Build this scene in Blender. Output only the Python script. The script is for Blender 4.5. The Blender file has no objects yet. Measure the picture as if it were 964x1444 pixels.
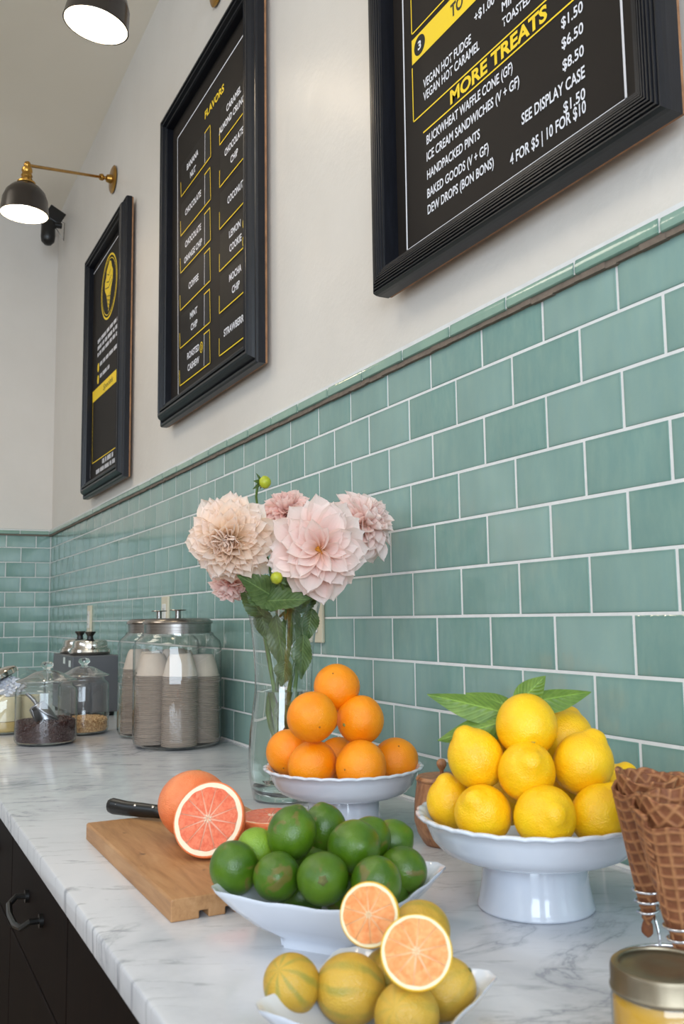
import bpy, bmesh, math, random
from mathutils import Vector, Matrix, Quaternion
import numpy as np
random.seed(7)
PI = math.pi
scene = bpy.context.scene
COL = scene.collection

# ------------------------------------------------------------------ camera
F_PX = 1297.97
CAM = Vector((-0.87083, -0.88702, 1.24247))
RIGHT = Vector((0.89067317, -0.45445149, -0.01323422))
FWD = Vector((0.45285963, 0.8842247, 0.11430148))
UP = Vector((-0.04024246, -0.10779851, 0.99335795))
cd = bpy.data.cameras.new('camera'); cam = bpy.data.objects.new('camera', cd); COL.objects.link(cam)
cd.sensor_fit = 'VERTICAL'; cd.sensor_height = 36.0; cd.sensor_width = 36.0
cd.lens = 36.0 * F_PX / 1444.0
cd.clip_start = 0.02; cd.clip_end = 50
cam.matrix_world = Matrix(((RIGHT.x, UP.x, -FWD.x, CAM.x), (RIGHT.y, UP.y, -FWD.y, CAM.y), (RIGHT.z, UP.z, -FWD.z, CAM.z), (0, 0, 0, 1)))
cd.dof.use_dof = True; cd.dof.focus_distance = 1.75; cd.dof.aperture_fstop = 11.0
scene.camera = cam

# ------------------------------------------------------------------ world, lights, exposure
w = bpy.data.worlds.new('overcast_sky'); scene.world = w; w.use_nodes = True
w.node_tree.nodes['Background'].inputs[0].default_value = (0.80, 0.90, 1.0, 1)
w.node_tree.nodes['Background'].inputs[1].default_value = 1.0
scene.view_settings.view_transform = 'Standard'; scene.view_settings.look = 'None'
scene.view_settings.exposure = 0.13; scene.view_settings.gamma = 1.0; scene.view_settings.use_curve_mapping = False
scene.cycles.max_bounces = 14; scene.cycles.transparent_max_bounces = 24; scene.cycles.transmission_bounces = 10
scene.cycles.caustics_refractive = True; scene.cycles.caustics_reflective = False
scene.cycles.sample_clamp_indirect = 6.0; scene.cycles.use_denoising = True
scene.cycles.blur_glossy = 0.5

def area(name, loc, rot, sx, sy, power, color):
    l = bpy.data.lights.new(name, 'AREA'); l.shape = 'RECTANGLE'; l.size = sx; l.size_y = sy
    l.energy = power; l.color = color
    o = bpy.data.objects.new(name, l); COL.objects.link(o); o.location = loc; o.rotation_euler = rot
    return o
# daylight through the shop front (behind the camera) and the side window
area('daylight_front', (-2.35, -3.55, 2.12), (PI/2, 0, 0), 3.3, 2.0, 150, (0.74, 0.87, 1.0))
area('daylight_side', (-4.35, 0.4, 2.65), (PI/2, 0, -PI/2), 3.4, 0.9, 26, (0.66, 0.82, 1.0))
# warm overhead fill, added out of frame for more light from above
for yy in (0.2, 2.4):
    area('overhead_fill_light', (-1.75, yy, 3.50), (0, 0, 0), 0.9, 0.9, 15, (1.0, 0.90, 0.76))

# ------------------------------------------------------------------ helpers
def at(px, py, d):
    return CAM + (RIGHT * ((px - 482) / F_PX) + FWD + UP * ((722 - py) / F_PX)) * d

def link_mesh(name, bm, mats, parent=None, smooth=False, loc=None, bevel=0.0):
    me = bpy.data.meshes.new(name)
    bm.normal_update(); bm.to_mesh(me); bm.free()
    return link_data(name, me, mats, parent, smooth, loc, bevel)

def link_data(name, me, mats, parent=None, smooth=False, loc=None, bevel=0.0):
    if mats is not None and not me.materials:
        for m in (mats if isinstance(mats, (list, tuple)) else [mats]): me.materials.append(m)
    if smooth and len(me.polygons):
        me.polygons.foreach_set('use_smooth', [True] * len(me.polygons))
        if smooth == 'auto': me.set_sharp_from_angle(angle=math.radians(38))
    o = bpy.data.objects.new(name, me); COL.objects.link(o)
    if parent: o.parent = parent
    if loc is not None: o.location = loc
    if bevel:
        b = o.modifiers.new('bevel', 'BEVEL'); b.width = bevel; b.segments = 2; b.limit_method = 'ANGLE'
    return o

def thing(name, label, cat, loc=(0, 0, 0), rot=None, group=None):
    o = bpy.data.objects.new(name, None); COL.objects.link(o); o.location = loc
    o.empty_display_size = 0.02
    if rot is not None: o.rotation_euler = rot
    return tag(o, label, cat, group)

def tag(o, label, cat=None, group=None):
    o['label'] = label
    if cat: o['category'] = cat
    if group: o['group'] = group
    return o

def copy_thing(root, label=None, group=None):
    r = root.copy(); COL.objects.link(r)
    if label: r['label'] = label
    if group: r['group'] = group
    for ch in root.children:
        c = ch.copy(); COL.objects.link(c); c.parent = r
        for g in ch.children:
            d = g.copy(); COL.objects.link(d); d.parent = c
    return r

def box(bm, x0, x1, y0, y1, z0, z1):
    v = [bm.verts.new(p) for p in ((x0,y0,z0),(x1,y0,z0),(x1,y1,z0),(x0,y1,z0),(x0,y0,z1),(x1,y0,z1),(x1,y1,z1),(x0,y1,z1))]
    for f in ((0,3,2,1),(4,5,6,7),(0,1,5,4),(1,2,6,5),(2,3,7,6),(3,0,4,7)): bm.faces.new([v[i] for i in f])
    return v

def boxbm(*a):
    bm = bmesh.new(); box(bm, *a); return bm

def lathe(bm, prof, seg=40, mod=None, axis=None):
    """prof: (r, z) list; mod(theta, i, r, z) -> (r, z)"""
    rings = []
    for i, (r, z) in enumerate(prof):
        if r <= 1e-6:
            rings.append([bm.verts.new((0, 0, z))])
        else:
            ring = []
            for k in range(seg):
                t = 2 * PI * k / seg
                rr, zz = mod(t, i, r, z) if mod else (r, z)
                ring.append(bm.verts.new((rr * math.cos(t), rr * math.sin(t), zz)))
            rings.append(ring)
    for a, b in zip(rings, rings[1:]):
        if len(a) == 1 and len(b) == 1: continue
        for k in range(seg):
            k2 = (k + 1) % seg
            if len(a) == 1: bm.faces.new((a[0], b[k2], b[k]))
            elif len(b) == 1: bm.faces.new((a[k], a[k2], b[0]))
            else: bm.faces.new((a[k], a[k2], b[k2], b[k]))
    return bm

def lathed(prof, seg=40, mod=None):
    bm = bmesh.new(); lathe(bm, prof, seg, mod)
    bmesh.ops.recalc_face_normals(bm, faces=bm.faces)
    return bm

def tube(bm, pts, rad, seg=8, cap=True):
    pts = [Vector(p) for p in pts]
    rs = rad if isinstance(rad, (list, tuple)) else [rad] * len(pts)
    prev = None; n = None
    for i, p in enumerate(pts):
        d = (pts[min(i + 1, len(pts) - 1)] - pts[max(i - 1, 0)]).normalized()
        if n is None: n = d.orthogonal().normalized()
        else: n = (n - d * n.dot(d)).normalized()
        b = d.cross(n)
        ring = [bm.verts.new(p + (n * math.cos(2*PI*k/seg) + b * math.sin(2*PI*k/seg)) * rs[i]) for k in range(seg)]
        if prev:
            for k in range(seg): bm.faces.new((prev[k], prev[(k+1) % seg], ring[(k+1) % seg], ring[k]))
        elif cap: bm.faces.new(list(reversed(ring)))
        prev = ring
    if cap: bm.faces.new(prev)
    return bm

def tubed(pts, rad, seg=8):
    bm = bmesh.new(); tube(bm, pts, rad, seg); return bm

def bez(p0, p1, p2, n=10):
    p0, p1, p2 = Vector(p0), Vector(p1), Vector(p2)
    return [p0 * (1-t)**2 + p1 * 2*t*(1-t) + p2 * t*t for t in [i/n for i in range(n+1)]]

def align(z_dir, spin=0.0):
    q = Vector((0, 0, 1)).rotation_difference(Vector(z_dir).normalized())
    return q @ Quaternion((0, 0, 1), spin)

def set_q(o, q):
    o.rotation_mode = 'QUATERNION'; o.rotation_quaternion = q

# ------------------------------------------------------------------ materials
def srgb(r, g, b):
    def f(c):
        c /= 255.0
        return c / 12.92 if c <= 0.04045 else ((c + 0.055) / 1.055) ** 2.4
    return (f(r), f(g), f(b), 1)

class Mat:
    def __init__(s, name, color=(0.8, 0.8, 0.8, 1), rough=0.5, metal=0.0, spec=0.5, coat=0.0, sub=0.0, subr=None):
        s.m = bpy.data.materials.new(name); s.m.use_nodes = True
        s.nt = s.m.node_tree; s.n = s.nt.nodes; s.l = s.nt.links
        s.b = s.n['Principled BSDF']
        s.b.inputs['Base Color'].default_value = color; s.b.inputs['Roughness'].default_value = rough
        s.b.inputs['Metallic'].default_value = metal; s.b.inputs['Specular IOR Level'].default_value = spec
        s.b.inputs['Coat Weight'].default_value = coat; s.b.inputs['Coat Roughness'].default_value = 0.05
        if sub:
            s.b.inputs['Subsurface Weight'].default_value = sub
            s.b.inputs['Subsurface Radius'].default_value = subr or (0.01, 0.006, 0.003)
            s.b.inputs['Subsurface Scale'].default_value = 1.0
    def node(s, t, **kw):
        n = s.n.new(t)
        for k, v in kw.items():
            if k.startswith('i_'): n.inputs[k[2:].replace('_', ' ')].default_value = v
            else: setattr(n, k, v)
        return n
    def coord(s, kind='Object', scale=(1, 1, 1), rot=(0, 0, 0)):
        tc = s.node('ShaderNodeTexCoord'); mp = s.node('ShaderNodeMapping')
        mp.inputs['Scale'].default_value = scale; mp.inputs['Rotation'].default_value = rot
        s.l.new(tc.outputs[kind], mp.inputs[0]); return mp.outputs[0]
    def world_coord(s, scale=(1, 1, 1), rot=(0, 0, 0)):
        g = s.node('ShaderNodeNewGeometry'); mp = s.node('ShaderNodeMapping')
        mp.inputs['Scale'].default_value = scale; mp.inputs['Rotation'].default_value = rot
        s.l.new(g.outputs['Position'], mp.inputs[0]); return mp.outputs[0]
    def noise(s, vec, scale, detail=3, rough=0.5, dist=0.0, out='Fac'):
        n = s.node('ShaderNodeTexNoise'); n.inputs['Scale'].default_value = scale; n.inputs['Detail'].default_value = detail
        n.inputs['Roughness'].default_value = rough; n.inputs['Distortion'].default_value = dist
        if vec is not None: s.l.new(vec, n.inputs['Vector'])
        return n.outputs[out]
    def ramp(s, fac, stops, interp='LINEAR'):
        r = s.node('ShaderNodeValToRGB'); r.color_ramp.interpolation = interp
        e = r.color_ramp.elements
        while len(e) < len(stops): e.new(0.5)
        for k, (p, c) in enumerate(stops): e[k].position = p; e[k].color = c if len(c) == 4 else (*c, 1)
        s.l.new(fac, r.inputs[0]); return r.outputs[0]
    def mix(s, fac, a, b, blend='MIX'):
        m = s.node('ShaderNodeMix', data_type='RGBA', blend_type=blend)
        if isinstance(fac, (int, float)): m.inputs[0].default_value = fac
        else: s.l.new(fac, m.inputs[0])
        for k, v in ((6, a), (7, b)):
            if isinstance(v, tuple): m.inputs[k].default_value = v
            else: s.l.new(v, m.inputs[k])
        return m.outputs[2]
    def math(s, op, a, b=None):
        m = s.node('ShaderNodeMath', operation=op)
        for k, v in ((0, a), (1, b)):
            if v is None: continue
            if isinstance(v, (int, float)): m.inputs[k].default_value = v
            else: s.l.new(v, m.inputs[k])
        return m.outputs[0]
    def base(s, c): s.l.new(c, s.b.inputs['Base Color']); return s
    def rough(s, c): s.l.new(c, s.b.inputs['Roughness']); return s
    def bump(s, h, strength=0.3, dist=0.001):
        b = s.node('ShaderNodeBump'); b.inputs['Strength'].default_value = strength; b.inputs['Distance'].default_value = dist
        s.l.new(h, b.inputs['Height']); s.l.new(b.outputs[0], s.b.inputs['Normal']); return s

def objrandom(M):
    return M.node('ShaderNodeObjectInfo').outputs['Random']

# glazed tile: colour varies from tile to tile, glaze pools darker at the edges, slight waviness
def tile_mat(name, base_a, base_b):
    M = Mat(name, rough=0.09, spec=0.5, coat=0.0)
    rnd = objrandom(M)
    c = M.ramp(rnd, [(0, base_a), (1, base_b)])
    v = M.world_coord((1, 1, 0.35))
    n = M.noise(v, 60, 4, 0.6)
    c = M.mix(M.ramp(n, [(0.35, (0, 0, 0)), (0.80, (0.5, 0.5, 0.5))]), c, srgb(150, 174, 160), 'MIX')
    n2 = M.noise(M.world_coord((2.2, 2.2, 1)), 4.5, 2)
    c = M.mix(M.ramp(n2, [(0.35, (0, 0, 0)), (0.75, (0.5, 0.5, 0.5))]), c, srgb(112, 142, 136))
    # the glaze pools darker along the edges of each tile
    tc = M.node('ShaderNodeTexCoord'); sp = M.node('ShaderNodeSeparateXYZ'); M.l.new(tc.outputs['Generated'], sp.inputs[0])
    ey = M.math('MULTIPLY', M.math('ABSOLUTE', M.math('SUBTRACT', sp.outputs[1], 0.5)), 2.0); ez = M.math('MULTIPLY', M.math('ABSOLUTE', M.math('SUBTRACT', sp.outputs[2], 0.5)), 2.0)
    ed = M.math('MAXIMUM', M.math('POWER', ey, 26.0), M.math('POWER', ez, 13.0))
    c = M.mix(M.math('MULTIPLY', ed, 0.55), c, srgb(84, 122, 112))
    M.base(c)
    wv = M.world_coord((1, 1, 0.16)); h = M.noise(wv, 42, 2, 0.45)
    h2 = M.noise(M.world_coord((1, 1, 1)), 150, 3, 0.6)
    hh = M.math('ADD', h, M.math('MULTIPLY', h2, 0.10))
    M.bump(hh, 0.42, 0.0022)
    return M.m
M_TILE = tile_mat('green_glaze', srgb(116, 152, 146), srgb(144, 172, 167))
M_CAP = tile_mat('green_glaze_cap', srgb(132, 164, 148), srgb(146, 174, 158))

def simple(name, color, rough=0.5, metal=0.0, spec=0.5, nscale=0, var=0.08, bump=0.0, bscale=200, coat=0.0, sub=0.0, subr=None):
    M = Mat(name, color, rough, metal, spec, coat, sub, subr)
    if nscale:
        n = M.noise(M.coord(), nscale, 4, 0.6)
        dark = tuple(c * (1 - var * 2.2) for c in color[:3]) + (1,)
        M.base(M.ramp(n, [(0.3, dark), (0.7, color)]))
    if bump:
        M.bump(M.noise(M.coord(), bscale, 3), bump, 0.001)
    return M.m

M_GROUT = simple('white_grout', srgb(226, 226, 226), 0.85, nscale=40, var=0.05, bump=0.3, bscale=500)
M_GROUT_BED = simple('brown_grout_bed', srgb(126, 112, 100), 0.9, nscale=60, var=0.12, bump=0.6, bscale=300)

M = Mat('painted_plaster', srgb(226, 221, 214), 0.38, spec=0.35)
v = M.coord('Object', (1, 1, 1))
M.base(M.ramp(M.noise(v, 1.6, 4, 0.55), [(0.3, srgb(214, 207, 199)), (0.7, srgb(223, 217, 210))]))
h = M.math('ADD', M.noise(v, 7, 3, 0.5), M.math('MULTIPLY', M.noise(v, 90, 2), 0.16))
M.bump(h, 0.35, 0.010); M_WALL = M.m
M = Mat('ceiling_paint', srgb(225, 215, 200), 0.6)
M.base(M.ramp(M.noise(M.coord(), 1.2, 3), [(0.3, srgb(240, 230, 213)), (0.7, srgb(246, 237, 222))]))
M.bump(M.noise(M.coord(), 14, 3), 0.2, 0.003); M_CEIL = M.m
M = Mat('floor_boards', srgb(150, 134, 116), 0.45)
M.base(M.ramp(M.noise(M.coord('Object', (8, 0.8, 1)), 4, 5, 0.65), [(0.3, srgb(112, 96, 80)), (0.7, srgb(138, 122, 104))])); M_FLOOR = M.m

# marble
M = Mat('carrara_marble', srgb(212, 211, 212), 0.16, spec=0.5, coat=0.15)
v = M.world_coord((1, 1, 1), (0, 0, 0.9))
big = M.noise(v, 2.6, 6, 0.62, 0.9)
base = M.ramp(big, [(0.30, srgb(182, 184, 191)), (0.50, srgb(206, 207, 212)), (0.72, srgb(218, 218, 222))])
va = 0.471
v2 = M.world_coord((1.0, 1.0, 1), (0, 0, va))
mp = M.node('ShaderNodeMapping'); mp.inputs['Scale'].default_value = (3.0, 17.0, 1); M.l.new(v2, mp.inputs[0])
st = M.noise(mp.outputs[0], 3.4, 6, 0.68, 0.5)
patch = M.ramp(M.noise(v, 3.0, 4, 0.6), [(0.38, (0.15, 0.15, 0.15)), (0.60, (1, 1, 1))])
streak = M.ramp(st, [(0.56, (0, 0, 0)), (0.66, (0.6, 0.6, 0.6)), (0.80, (0.95, 0.95, 0.95))])
base = M.mix(M.math('MULTIPLY', streak, patch), base, srgb(104, 108, 116))
vn = M.noise(M.world_coord((1.0, 1.8, 1), (0, 0, -0.9)), 3.4, 8, 0.62, 0.5)
vein = M.ramp(M.math('ABSOLUTE', M.math('SUBTRACT', vn, 0.5)), [(0.0, (0.55, 0.55, 0.55)), (0.010, (0.22, 0.22, 0.22)), (0.04, (0, 0, 0))])
patch2 = M.ramp(M.noise(M.world_coord((1, 1, 1)), 2.2, 2), [(0.48, (0, 0, 0)), (0.62, (1, 1, 1))])
base = M.mix(M.math('MULTIPLY', vein, patch2), base, srgb(104, 110, 122))
M.base(base); M_MARBLE = M.m

M = Mat('dark_cabinet_wood', srgb(34, 20, 16), 0.6, spec=0.10)
M.base(M.ramp(M.noise(M.coord('Object', (6, 6, 0.8)), 12, 5, 0.6), [(0.3, srgb(12, 6, 5)), (0.7, srgb(24, 13, 10))])); M_CAB = M.m
M_CABEDGE = simple('cabinet_edge', srgb(44, 36, 30), 0.5, nscale=30)
M = Mat('black_stained_wood', srgb(26, 28, 34), 0.34, spec=0.32)
M.base(M.ramp(M.noise(M.coord('Object', (20, 20, 2)), 10, 5, 0.6), [(0.3, srgb(12, 13, 18)), (0.75, srgb(22, 24, 32))]))
M.bump(M.noise(M.coord('Object', (60, 60, 3)), 14, 3), 0.15, 0.0006); M_FRAME = M.m
M_RAW = simple('raw_frame_edge', srgb(170, 122, 84), 0.7, nscale=40, var=0.2)
M_PANEL = simple('menu_board_black', srgb(30, 25, 22), 0.62, nscale=3, var=0.05, spec=0.2)
M_PLATE = simple('name_strip_black', srgb(24, 20, 18), 0.55, nscale=4, var=0.05, spec=0.2)
M_SLOT = simple('slot_black', srgb(10, 9, 9), 0.7)
M_WHITE_INK = simple('white_ink', srgb(225, 226, 234), 0.6)
M_YELLOW_INK = simple('yellow_ink', srgb(240, 205, 30), 0.6)
M_DARK_INK = simple('dark_ink', srgb(40, 36, 20), 0.6)
M_BRASS = simple('aged_brass', srgb(190, 146, 74), 0.28, 1.0, nscale=30, var=0.12)
M_SHADE = simple('bronze_enamel', srgb(40, 32, 27), 0.25, spec=0.6, nscale=20)
M_SHADE_IN = simple('white_enamel', srgb(250, 246, 236), 0.4)
M_BLACKPL = simple('black_plastic', srgb(18, 17, 16), 0.35, nscale=20)
M_STEEL = Mat('brushed_steel', srgb(190, 186, 182), 0.26, 1.0)
M_STEEL.base(M_STEEL.ramp(M_STEEL.noise(M_STEEL.coord('Object', (1, 1, 40)), 20, 3), [(0.3, srgb(138, 132, 128)), (0.7, srgb(168, 164, 160))])); M_STEEL = M_STEEL.m
M_CHROME = simple('polished_chrome', srgb(214, 208, 200), 0.09, 1.0, nscale=12, var=0.05)
M_GREYMETAL = simple('grey_painted_metal', srgb(88, 88, 92), 0.45, nscale=5, var=0.04)
M_LIDMETAL = simple('worn_lid_metal', srgb(150, 138, 118), 0.42, 1.0, nscale=30, var=0.12, bump=0.1, bscale=90)
M_OUTLET = simple('ivory_plastic', srgb(216, 206, 182), 0.4, nscale=20, var=0.03)
M_OUTLETW = simple('white_plastic', srgb(226, 224, 220), 0.35, nscale=20, var=0.03)
M_CERAM = simple('white_glazed_ceramic', srgb(216, 221, 232), 0.12, nscale=6, var=0.02, coat=0.5)
M_CUP = simple('kraft_paper_cup', srgb(204, 188, 174), 0.75, nscale=30, var=0.05, bump=0.1)
M_CUPSHADE = simple('kraft_paper_rim_shaded', srgb(168, 150, 136), 0.75, nscale=30, var=0.08)  # same paper as the cups, shade between nested rims put into the colour
M_CREAM = simple('cream_waffle_paper', srgb(226, 212, 174), 0.7, nscale=40, var=0.08, bump=0.3, bscale=120)
M_CREAM2 = simple('golden_waffle_band', srgb(190, 162, 98), 0.7, nscale=40, var=0.1, bump=0.3, bscale=120)
M_BAG = simple('white_tissue', srgb(226, 228, 238), 0.5, nscale=20, var=0.06)
M_CURD = simple('lemon_curd', srgb(206, 156, 46), 0.35, nscale=12, var=0.08)
M_CHIP = simple('dark_chocolate', srgb(62, 34, 32), 0.38, nscale=40, var=0.15)
M_STICKER = simple('white_sticker', srgb(205, 214, 210), 0.6)
M_SCOOP = simple('cast_aluminium', srgb(150, 150, 154), 0.32, 0.9, nscale=30, var=0.06)
M_WIRE = simple('shiny_wire', srgb(216, 216, 222), 0.15, 1.0, nscale=30, var=0.04)

M = Mat('chopped_nut', srgb(190, 150, 104), 0.7)
M.base(M.ramp(M.noise(M.coord(), 170, 3, 0.7), [(0.3, srgb(126, 84, 50)), (0.5, srgb(190, 148, 100)), (0.7, srgb(224, 196, 150))])); M_NUT = M.m

# wood board: long grain along Y
M = Mat('maple_board', srgb(186, 136, 92), 0.5)
v = M.coord('Object', (9, 1.0, 9)); n = M.noise(v, 7, 6, 0.65, 0.4)
c = M.ramp(n, [(0.25, srgb(142, 98, 60)), (0.5, srgb(174, 128, 84)), (0.75, srgb(192, 148, 104))])
pk = M.ramp(M.noise(M.coord('Object', (1, 0.5, 1)), 55, 2), [(0.70, (0, 0, 0)), (0.78, (0.8, 0.8, 0.8))])
M.base(M.mix(pk, c, srgb(92, 60, 40))); M.bump(n, 0.15, 0.001); M_BOARD = M.m
M = Mat('carved_dark_wood', srgb(140, 92, 60), 0.42)
v = M.coord('Object', (3, 3, 1.1)); n = M.noise(v, 22, 6, 0.65, 1.6)
M.base(M.ramp(n, [(0.28, srgb(96, 58, 36)), (0.5, srgb(158, 108, 72)), (0.74, srgb(188, 138, 98))])); M.bump(n, 0.3, 0.0015); M_POT = M.m
M = Mat('waffle', srgb(150, 92, 62), 0.6, spec=0.3)
n = M.noise(M.coord(), 90, 5, 0.65)
at_ = M.node('ShaderNodeAttribute', attribute_name='rib')
lo = M.ramp(n, [(0.3, srgb(112, 66, 42)), (0.7, srgb(142, 88, 58))])
hi = M.ramp(n, [(0.3, srgb(152, 100, 64)), (0.7, srgb(182, 128, 86))])
M.base(M.mix(at_.outputs['Fac'], lo, hi)); M.bump(n, 0.25, 0.0006); M_WAFFLE = M.m

# citrus skins
def skin(name, c0, c1, spots=None, rough=0.36, pore=900, pstr=0.5, streak=None):
    M = Mat(name, c1, rough, spec=0.5, sub=0.12, subr=(0.008, 0.004, 0.001))
    v = M.coord('Object')
    c = M.ramp(M.noise(v, 26, 3, 0.5), [(0.3, c0), (0.7, c1)])
    rnd = objrandom(M)
    c = M.mix(M.math('MULTIPLY', rnd, 0.45), c, c0)
    if spots:
        vv = M.node('ShaderNodeVectorMath', operation='ADD'); M.l.new(v, vv.inputs[0])
        cx = M.node('ShaderNodeCombineXYZ'); M.l.new(rnd, cx.inputs[0]); M.l.new(rnd, cx.inputs[1]); M.l.new(cx.outputs[0], vv.inputs[1])
        sp = M.ramp(M.noise(vv.outputs[0], spots[1], 2, 0.5, 0.6), [(spots[2], (0, 0, 0)), (spots[2] + 0.06, (0.75, 0.75, 0.75))])
        c = M.mix(sp, c, spots[0])
    if streak:
        # meridian stripes
        sep = M.node('ShaderNodeSeparateXYZ'); M.l.new(v, sep.inputs[0])
        ang = M.math('ARCTAN2', sep.outputs[1], sep.outputs[0])
        nn = M.noise(v, 45, 2, 0.5)
        a2 = M.math('ADD', M.math('MULTIPLY', ang, streak[1]), M.math('MULTIPLY', nn, 3.2))
        s_ = M.math('SINE', a2)
        f = M.ramp(M.math('ADD', M.math('MULTIPLY', s_, 0.5), 0.5), [(0.55, (0, 0, 0)), (0.95, (0.6, 0.6, 0.6))])
        f = M.math('MULTIPLY', f, M.ramp(M.noise(v, 40, 2), [(0.36, (0, 0, 0)), (0.58, (1, 1, 1))]))
        f = M.math('MULTIPLY', f, M.ramp(rnd, [(0.2, (0.25, 0.25, 0.25)), (0.8, (1, 1, 1))]))
        c = M.mix(f, c, streak[0])
    M.base(c)
    vo = M.node('ShaderNodeTexVoronoi'); vo.inputs['Scale'].default_value = pore; M.l.new(v, vo.inputs['Vector'])
    h = M.math('ADD', M.math('MULTIPLY', vo.outputs['Distance'], 0.5), M.math('MULTIPLY', M.noise(v, 110, 2), 1.2))
    M.bump(h, pstr, 0.0018)
    return M.m
M_ORANGE = skin('orange_peel', srgb(250, 140, 2), srgb(255, 160, 6))
M_LEMON = skin('lemon_peel', srgb(244, 182, 8), srgb(252, 208, 26), pore=700)
M_LIME = skin('lime_peel', srgb(50, 86, 12), srgb(94, 128, 26), spots=(srgb(112, 98, 50), 48, 0.60), rough=0.28, pore=900, pstr=0.25)
M_LIMEPALE = skin('pale_lime_peel', srgb(108, 146, 36), srgb(146, 176, 52), spots=(srgb(120, 110, 52), 60, 0.7), rough=0.3)
M_GRAPE = skin('grapefruit_peel', srgb(230, 112, 60), srgb(240, 148, 96), pore=600)
M_STRIPE = skin('striped_lemon_peel', srgb(190, 150, 48), srgb(210, 172, 70), streak=(srgb(112, 132, 60), 8), pore=800)
M_ORANGERIND = skin('pink_lemon_rind', srgb(226, 170, 36), srgb(238, 194, 62), pore=800)
M_STEMBTN = simple('dry_stem_end', srgb(112, 112, 62), 0.8, nscale=300, var=0.2)
M_STEMOR = simple('faint_stem_dot', srgb(176, 104, 26), 0.7, nscale=300, var=0.2)
M_STEMGREEN = simple('green_stem_end', srgb(150, 160, 84), 0.8, nscale=300, var=0.2)
M_PITH = simple('pale_pith', srgb(250, 226, 196), 0.5, nscale=120, var=0.03, sub=0.2)
M_PITHY = simple('cream_pith', srgb(250, 232, 190), 0.5, nscale=120, var=0.03, sub=0.2)
def flesh(name, c0, c1, c2):
    M = Mat(name, c1, 0.22, spec=0.5, sub=0.35, subr=(0.008, 0.003, 0.002))
    v = M.coord('Object', (1, 1, 1)); n = M.noise(v, 160, 4, 0.6, 1.0)
    M.base(M.ramp(n, [(0.3, c0), (0.5, c1), (0.75, c2)])); M.bump(n, 0.4, 0.0008); return M.m
M_PINKFLESH = flesh('pink_grapefruit_flesh', srgb(218, 92, 60), srgb(232, 116, 82), srgb(242, 146, 112))
M_PEACHFLESH = flesh('peach_lemon_flesh', srgb(228, 128, 66), srgb(238, 152, 90), srgb(246, 178, 120))

M_MEMB = (simple('pink_membrane', srgb(240, 168, 140), 0.4, nscale=120, var=0.05, sub=0.2), simple('peach_membrane', srgb(246, 190, 140), 0.4, nscale=120, var=0.05, sub=0.2))
def leaf_mat(name, c0, c1, back=None):
    M = Mat(name, c1, 0.42, spec=0.45)
    uv = M.node('ShaderNodeUVMap')
    sep = M.node('ShaderNodeSeparateXYZ'); M.l.new(uv.outputs[0], sep.inputs[0])
    n = M.noise(M.coord(), 60, 4, 0.6)
    c = M.ramp(n, [(0.3, c0), (0.7, c1)])
    # midrib and side veins
    ax = M.math('ABSOLUTE', M.math('SUBTRACT', sep.outputs[0], 0.5))
    rib = M.ramp(ax, [(0.0, (1, 1, 1)), (0.03, (0, 0, 0))])
    sv = M.math('SINE', M.math('MULTIPLY', M.math('SUBTRACT', sep.outputs[1], M.math('MULTIPLY', ax, 0.5)), 62.0))
    side = M.ramp(sv, [(0.86, (0, 0, 0)), (1.0, (0.45, 0.45, 0.45))])
    c = M.mix(rib, c, tuple(min(1, x * 1.6) for x in c1[:3]) + (1,))
    c = M.mix(side, c, tuple(min(1, x * 1.35) for x in c1[:3]) + (1,))
    M.base(c); M.bump(M.math('ADD', sv, n), 0.25, 0.0008)
    tr = M.node('ShaderNodeBsdfTranslucent'); M.l.new(c, tr.inputs[0])
    mx = M.node('ShaderNodeMixShader'); mx.inputs[0].default_value = 0.12
    out = M.n['Material Output']; M.l.new(M.b.outputs[0], mx.inputs[1]); M.l.new(tr.outputs[0], mx.inputs[2]); M.l.new(mx.outputs[0], out.inputs[0])
    return M.m
M_LEMONLEAF = leaf_mat('lemon_leaf', srgb(84, 118, 44), srgb(118, 148, 62))
M_DAHLEAF = leaf_mat('dahlia_leaf', srgb(66, 90, 46), srgb(98, 120, 70))
M_STEM = simple('flower_stem', srgb(104, 134, 66), 0.5, nscale=60, var=0.15)
M_STEMBR = simple('brown_flower_stem', srgb(118, 96, 78), 0.5, nscale=60, var=0.2)
M_BUD = simple('yellow_green_bud', srgb(186, 194, 50), 0.45, nscale=60, var=0.15)
M_DISC = simple('orange_disc_florets', srgb(224, 146, 40), 0.8, nscale=200, var=0.3, bump=0.8, bscale=500)

def petal_mat(name, inner, mid, tip):
    M = Mat(name, mid, 0.6, spec=0.25)
    uv = M.node('ShaderNodeUVMap'); sep = M.node('ShaderNodeSeparateXYZ'); M.l.new(uv.outputs[0], sep.inputs[0])
    c = M.ramp(sep.outputs[1], [(0.0, inner), (0.45, mid), (1.0, tip)])
    rnd = objrandom(M)
    c = M.mix(M.math('MULTIPLY', rnd, 0.30), c, mid)
    st = M.math('SINE', M.math('MULTIPLY', sep.outputs[0], 48.0))
    M.base(c); M.bump(st, 0.18, 0.0006)
    tr = M.node('ShaderNodeBsdfTranslucent'); M.l.new(c, tr.inputs[0])
    mx = M.node('ShaderNodeMixShader'); mx.inputs[0].default_value = 0.45
    out = M.n['Material Output']; M.l.new(M.b.outputs[0], mx.inputs[1]); M.l.new(tr.outputs[0], mx.inputs[2]); M.l.new(mx.outputs[0], out.inputs[0])
    return M.m
M_PET_PEACH = petal_mat('peach_petal', srgb(255, 214, 150), srgb(255, 234, 208), srgb(255, 240, 234))
M_PET_PINK = petal_mat('blush_petal', srgb(253, 212, 178), srgb(255, 230, 222), srgb(255, 242, 238))
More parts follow.
